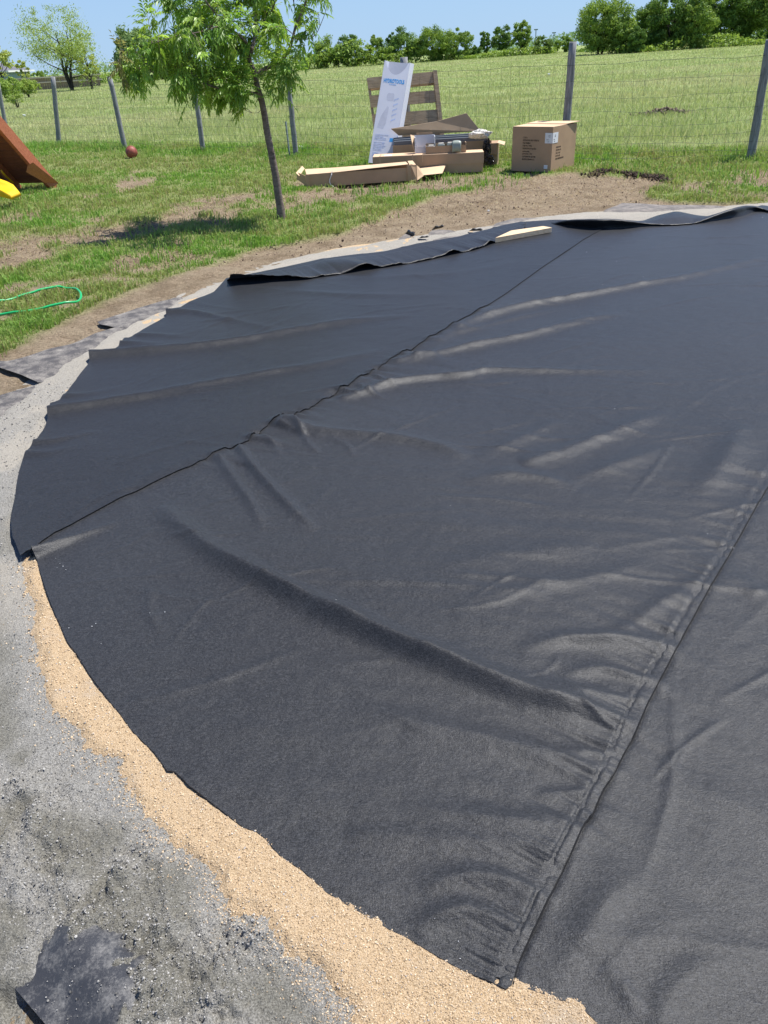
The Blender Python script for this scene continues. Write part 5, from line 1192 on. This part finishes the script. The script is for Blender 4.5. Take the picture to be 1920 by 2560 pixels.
# long closed carton in the middle
mbx = empty('long_carton', (1.0, 12.2, 0), 0, 'long closed brown carton with taped lid in the middle of the pile', 'carton')
pt2 = longbox(mbx, (.13, 12.34), (1.78, 12.20), .34, 0, .28, None)
bxm(pt2, 0, 1, 0, 1, gl + .01, gl + .15).build('lower_body', M['card'], mbx, bevel=.004)
bxm(pt2, -.004, 1.004, -.03, 1.02, gl + .135, gl + .285).build('lid', M['card_pale_lit'], mbx, bevel=.004)
bxm(pt2, -.0055, 1.0055, -.034, -.0305, gl + .133, gl + .278).build('lid_front_shade', M['card'], mbx)  # darker sheet over the pale lid, painting in the shade of its front
for u in (.06, .36, .45):
    bxm(pt2, u, u + .006, -.038, 1.025, gl + .28, gl + .288).build('strap_line', M['card_in'], mbx); bxm(pt2, u, u + .004, -.037, -.0342, gl + .18, gl + .28).build('tape_line', M['card_pale_lit'], mbx)
bxm(pt2, .10, .17, .05, .45, gl + .286, gl + .2875).build('paper_label', M['paper'], mbx)
# carton behind with grey bars and raised lid
bb = empty('long_carton', (1.2, 12.8, 0), 0, 'open long carton at back of the pile with raised lid flap and dark bars', 'carton')
pt3 = longbox(bb, (.46, 12.85), (2.0, 12.85), .34, 0, .3, None)
bxm(pt3, 0, 1, 0, .015, gl + .0, gl + .375).build('front_panel', M['card_in'], bb); bxm(pt3, 0, 1, .985, 1, gl, gl + .375).build('back_panel', M['card_in'], bb)
bxm(pt3, 0, .004, .016, .984, gl, gl + .37).build('end_panel', M['card'], bb); bxm(pt3, .996, 1, .016, .984, gl, gl + .37).build('end_panel', M['card'], bb)
bxm(pt3, .004, .996, .016, .984, gl, gl + .24).build('inner_tray', M['card_in'], bb)
l0 = atY(977, 322, 13.05); l1 = atY(1090, 304, 13.15); l2 = atY(1166, 283, 13.2); l3 = atY(1202, 328, 13.16); l4 = atY(997, 339, 13.12)
off = np.array([1.2, 12.8, 0]); q = [v - off for v in (l0, l1, l2, l3, l4)]; bk = np.array([0, .006, .002])
MB().add(q + [v + bk for v in q], [(4, 3, 2, 1, 0), (5, 6, 7, 8, 9), (0, 1, 6, 5), (1, 2, 7, 6), (2, 3, 8, 7), (3, 4, 9, 8), (4, 0, 5, 9)]).build('raised_lid', M['card_in'], bb)
# steel profiles inside, resting on the carton
for k, (v, z, u1) in enumerate(((.10, .40, 1.0), (.36, .42, .97), (.62, .435, .99))):
    p_ = bxm(lambda a, b_, c_: pt3(a, b_, c_), .01, u1 - .05, v, v + .24, gl + z - .035, gl + z + .03); o = p_.build('steel_profile', M['bar'], None, bevel=.008); o.location = bb.location
    tag(o, ['dark grey steel profile nearest the viewer in the open carton', 'dark grey steel profile in the middle of the open carton', 'dark grey steel profile under the raised lid'][k], 'metal profile', 'grey steel profiles in the open carton')
# small box right end behind
eb = empty('small_carton', (2.05, 12.95, 0), 0, 'brown carton end poking out at the right behind the pile', 'carton')
a_ = [atY(1206,349,12.86), atY(1230,352,12.86), atY(1228,377,12.86), atY(1206,376,12.86)]
ptE = longbox(eb, (1.84, 12.86), (2.08, 12.80), .42, 0, .3, None)
bxm(ptE, 0, 1, 0, 1, gl + .175, gl + .335).build('body', M['card'], eb, bevel=.003)
MB().slab([ptE(1, 0, gl + .335), ptE(1.45, .0, gl + .30), ptE(1.42, .7, gl + .32), ptE(1, .8, gl + .34)], .005).build('flap', M['card_pale_lit'], eb)
bxm(ptE, 0, 1, .1, .9, gl, gl + .172).build('lower_body', M['card_in'], eb)
# small open box with white lining
ow = empty('small_carton', (.85, 12.5, 0), 0, 'small open upright carton with white inside standing on the middle carton', 'carton')
zt = gl + .29
ptW = longbox(ow, (.77, 12.43), (1.08, 12.42), .16, 0, .2, None)
bxm(ptW, 0, 1, .95, 1, zt, zt + .235).build('back_panel', M['white_in'], ow); bxm(ptW, 0, .03, 0, .94, zt, zt + .215).build('side_panel', M['paper'], ow); bxm(ptW, .97, 1, 0, .94, zt, zt + .22).build('side_panel', M['paper'], ow)
bxm(ptW, .03, .97, 0, .04, zt, zt + .09).build('front_panel', M['white_in'], ow)
MB().slab([ptW(0, .0, zt + .0), ptW(-.0, .95, zt + .23), ptW(-.20, .8, zt + .25), ptW(-.12, -.1, zt + .13)], .004).build('side_flap', M['card_pale_lit'], ow)
bxm(ptW, .1, .9, 1.0, 1.05, zt + .20, zt + .265).build('rear_flap', M['card'], ow)
# tray with fittings
tr = empty('open_tray_carton', (1.3, 12.3, 0), 0, 'low open tray carton holding pale plastic fittings on the middle carton', 'carton')
ptT = longbox(tr, (.93, 12.30), (1.53, 12.27), .16, 0, .1, None)
bxm(ptT, 0, 1, 0, .03, zt, zt + .095).build('front_panel', M['card'], tr); bxm(ptT, 0, 1, .97, 1, zt, zt + .125).build('back_panel', M['card_in'], tr)
bxm(ptT, 0, .01, .03, .97, zt, zt + .10).build('end_panel', M['card'], tr); bxm(ptT, .99, 1, .03, .97, zt, zt + .13).build('end_panel', M['card_pale_lit'], tr)
bxm(ptT, .01, .99, .03, .97, zt, zt + .004).build('bottom_panel', M['card_in'], tr)
for k, (u0_, u1, h_) in enumerate(((.05, .22, .11), (.30, .47, .13), (.53, .67, .135))):
    mb = bxm(ptT, u0_, u1, .15, .85, zt + .006, zt + h_ - .02); mb.v and None
    o = mb.build('plastic_fitting', M['cap'] if k else M['bag_white'], None, bevel=.006); o.location = tr.location
    bxm(ptT, u0_ + .02, u1 - .02, .25, .75, zt + h_ - .02, zt + h_).build('fitting_neck', M['bag_white'], o)
    tag(o, ['pale plastic fitting at the left end of the tray', 'pale plastic fitting in the middle of the tray', 'pale plastic fitting beside the grey green cap'][k], 'fitting', 'plastic fittings in the tray')
cp = MB(); rows = []
for s, (v, z) in enumerate([(.9, .125), (.5, .15), (.1, .152), (-.12, .145), (-.2, .12), (-.22, .07), (-.22, .015)]):
    rows.append([ptT(.66 + .21 * u + (.0 if v > 0 else -.01 * (u < .5)), v, zt + z - .012 * (abs(u - .5) * 2) ** 4) for u in np.linspace(0, 1, 9)])
o = loft('moulded_cover', np.array(rows), M['cap'], None); o.location = tr.location; o.modifiers.new('solid', 'SOLIDIFY').thickness = .006
tag(o, 'grey green moulded cover hanging over the front edge of the tray', 'cover')
# white crumpled plastic and black bag
def crumple(name, c, dims, m, label, cat, seed, n=18, amp=.35):
    bm = bmesh.new(); bmesh.ops.create_icosphere(bm, subdivisions=4, radius=1)
    for v in bm.verts:
        p = v.co; k = 1 + amp * float(fbm(np.array([p.x * 1.0 + seed]), np.array([p.y + p.z * 1.3]), 1.6, 3, seed)[0]) + amp * .8 * abs(float(vnoise(np.array([p.x + p.z]), np.array([p.y - p.z]), 4, seed + 1)[0]))
        v.co = Vector((p.x * dims[0], p.y * dims[1], p.z * dims[2])) * k
    me = bpy.data.meshes.new(name); bm.to_mesh(me); bm.free(); o = link(name, me, m); o.location = c; return tag(o, label, cat)
crumple('plastic_wrap', atY(1204, 336, 12.75), (.14, .06, .055), M['bag_white'], 'crumpled white plastic wrap over the right end of the open carton', 'plastic wrap', 7, amp=.7)
crumple('black_bag', atY(1217, 375, 12.62), (.05, .07, .13), M['bag_black'], 'shiny black plastic bag stuffed behind the right end of the pile', 'bag', 11, amp=.8)
crumple('black_bag', atY(1222, 400, 12.55), (.07, .06, .07), M['bag_black'], 'small black plastic scrap on the grass right of the long carton', 'bag', 19, amp=.8)

# ================================================================== BOARD on the pad
bd = MB(); zb_ = .034
f0 = at(1238,607,zb_); f1 = at(1379,581,zb_); b1 = at(1359,572,zb_); b0 = at(1270,589,zb_); hv = np.array([0, 0, .045])
t0 = at(1244,594,zb_+.045); t1 = at(1379,568,zb_+.045); t2 = at(1358,565,zb_+.045); t3 = at(1278,576,zb_+.045)
bd.hexa([f0, f1, [t2[0], t2[1], zb_], [t3[0], t3[1], zb_], [f0[0], f0[1], zb_ + .045], [f1[0], f1[1], zb_ + .045], [t2[0], t2[1], zb_ + .045], [t3[0], t3[1], zb_ + .045]])
tag(bd.build('wooden_board', M['pine'], bevel=.002), 'short pale pine board lying on the felt at the far rim', 'board')

# ================================================================== BALL, HOSE, RAMP, SLIDE
bc = at(332, 396); rb = .118
ballo = empty('basketball', (bc[0], bc[1], rb + .0), .4, 'faded brick red basketball in the grass below a leaning fence post', 'ball'); ballo.rotation_euler = (.5, .3, .4)
bm = bmesh.new(); bmesh.ops.create_uvsphere(bm, u_segments=36, v_segments=20, radius=rb)
for f in bm.faces: f.smooth = True
me = bpy.data.meshes.new('skin'); bm.to_mesh(me); bm.free(); link('skin', me, M['ball'], ballo)
mb = MB()
def ringp(fn_): mb.tube([fn_(t) for t in np.linspace(0, 2 * math.pi, 41)], .0032, 4, False)
ringp(lambda t: (rb * math.cos(t), rb * math.sin(t), 0)); ringp(lambda t: (rb * math.cos(t), 0, rb * math.sin(t)))
for sg in (-1, 1):
    ringp(lambda t: tuple(Vector((sg * (.62 + .2 * math.cos(2 * t)), math.cos(t) * .75, math.sin(t) * .75)).normalized() * rb))
mb.build('seam', M['seamink'], ballo)

hp = [(-220,790),(-120,775),(0,752),(60,738),(120,725),(150,720),(170,720),(188,724),(200,733),(203,742),(196,751),(180,758),(130,768),(80,776),(0,784),(-120,800)]
P = smooth(np.array([at(*p, .03) for p in hp]), 5); P[:, 2] = ground_z(P[:, 0], P[:, 1]) + .046 + .008 * np.sin(np.arange(len(P)) * .35)
tag(MB().tube(list(P), .0095, 8).build('garden_hose', M['hose'], sm=True), 'bright green garden hose looping on the grass at left edge', 'hose')

rp = empty('climbing_ramp', (-5.1, 13.3, 0), 0, 'reddish stained wooden climbing ramp leaning in from the left edge', 'play ramp')
fd = np.array([-.97, .24, 0]); sdv = np.array([-.25, -.97, 0]) * .89 + np.array([0, 0, 1.0]); sL = np.linalg.norm(sdv); sdv /= sL; nrm = np.cross(fd, sdv); nrm = nrm if nrm[2] > 0 else -nrm
def RP(u, v, w): return fd * u + sdv * v + nrm * w
def rbox(u0_, u1, v0, v1, w0, w1): return MB().hexa([RP(u0_, v0, w0), RP(u1, v0, w0), RP(u1, v1, w0), RP(u0_, v1, w0), RP(u0_, v0, w1), RP(u1, v0, w1), RP(u1, v1, w1), RP(u0_, v1, w1)])
for k in range(14):
    rbox(.02, 1.9, .06 + k * .142, .06 + k * .142 + .136, .0, .022).build('plank', M['stain_shaded'], rp)
for u in (0, .62, 1.24, 1.86): rbox(u, u + .04, .0, 2.05, -.13, -.002).build('stringer', M['stain'], rp)
rbox(-.045, -.004, .0, 2.05, -.15, .03).build('side_board', M['stain'], rp)
a = at(143, 462, .0) - np.array([-5.1, 13.3, 0]); c = atY(76, 421, 12.45) - np.array([-5.1, 13.3, 0]); d = (c - a); up_ = np.array([.05, -.02, .085])
MB().hexa([a, a + [-.06, -.10, -.01], c + [-.05, -.07, -.04], c, a + [.03, 0, .03], a + [-.03, -.08, .06], c + [-.0, -.07, .05], c + [.06, .0, .08]]).build('foot_board', M['stain'], rp)
rope = MB().tube([RP(.55, .25, -.15), RP(.55, .42, -.17), RP(.56, .5, -.16), RP(.57, .52, -.14)], .014, 6).build('climbing_grip', M['yellow'], rp)

sl_ = empty('play_slide', (-5.0, 11.2, 0), 0, 'rounded yellow plastic slide end coming in at the left edge', 'slide')
rows = []
tipp = atY(24, 480, 11.1) - np.array([-5.0, 11.2, 0])
for i, t in enumerate(np.linspace(0, 1, 24)):
    cx = tipp[0] - t * 2.0; cz = tipp[2] - .03 + .02 * math.cos(t * 6) + (t ** 1.6) * 1.1 + (.03 * math.exp(-(t / .03) ** 2)) * -1
    w = .24 * (1 - .35 * math.exp(-(t / .03) ** 2)); row = []
    for s in np.linspace(-1, 1, 17):
        hgt = .13 * (abs(s) ** 4) * (1 - math.exp(-(t / .08))) + .035 * math.exp(-(t / .04) ** 2) * 0
        row.append((cx, tipp[1] + .15 + s * w, cz + hgt))
    for s in np.linspace(1, -1, 17):
        row.append((cx + (.012), tipp[1] + .15 + s * (w + .02 * (abs(s) > .9)), cz - .055 + .13 * (abs(s) ** 4) * (1 - math.exp(-(t / .08))) * .3))
    row.append(row[0]); rows.append(row)
o = loft('chute', rows, M['yellow'], sl_)
bm = bmesh.new(); bm.from_mesh(o.data); bm.verts.ensure_lookup_table(); k = len(rows[0]); bm.faces.new([bm.verts[i] for i in range(k - 1)][::-1]).smooth = True; bm.normal_update(); bm.to_mesh(o.data); bm.free()
MB().tube([(tipp[0] - .5, tipp[1] + .15, tipp[2] - .05), (tipp[0] - .5, tipp[1] + .15, -.02)], .03, 8).build('leg', M['yellow'], sl_)

# pale litter caught in the field
for px, lab in (((1372, 187), 'white plastic scrap in the field behind the big carton'), ((752, 362), 'pale flower head by the fence right of the stake'), ((60, 285), 'white scrap in the field at the left edge'), ((1222, 498), 'small white paper scrap on the dirt edge below the pile')):
    p = at(*px, .12); p[2] = float(ground_z(np.array([p[0]]), np.array([p[1]]))[0]) + .07; s = .018 + p[1] * .0010
    if px[1] > 400: s = .012; p[2] -= .06
    crumple('white_scrap', p, (s, s * .6, s * .7), M['lint'], lab, 'litter', 23, amp=.8)
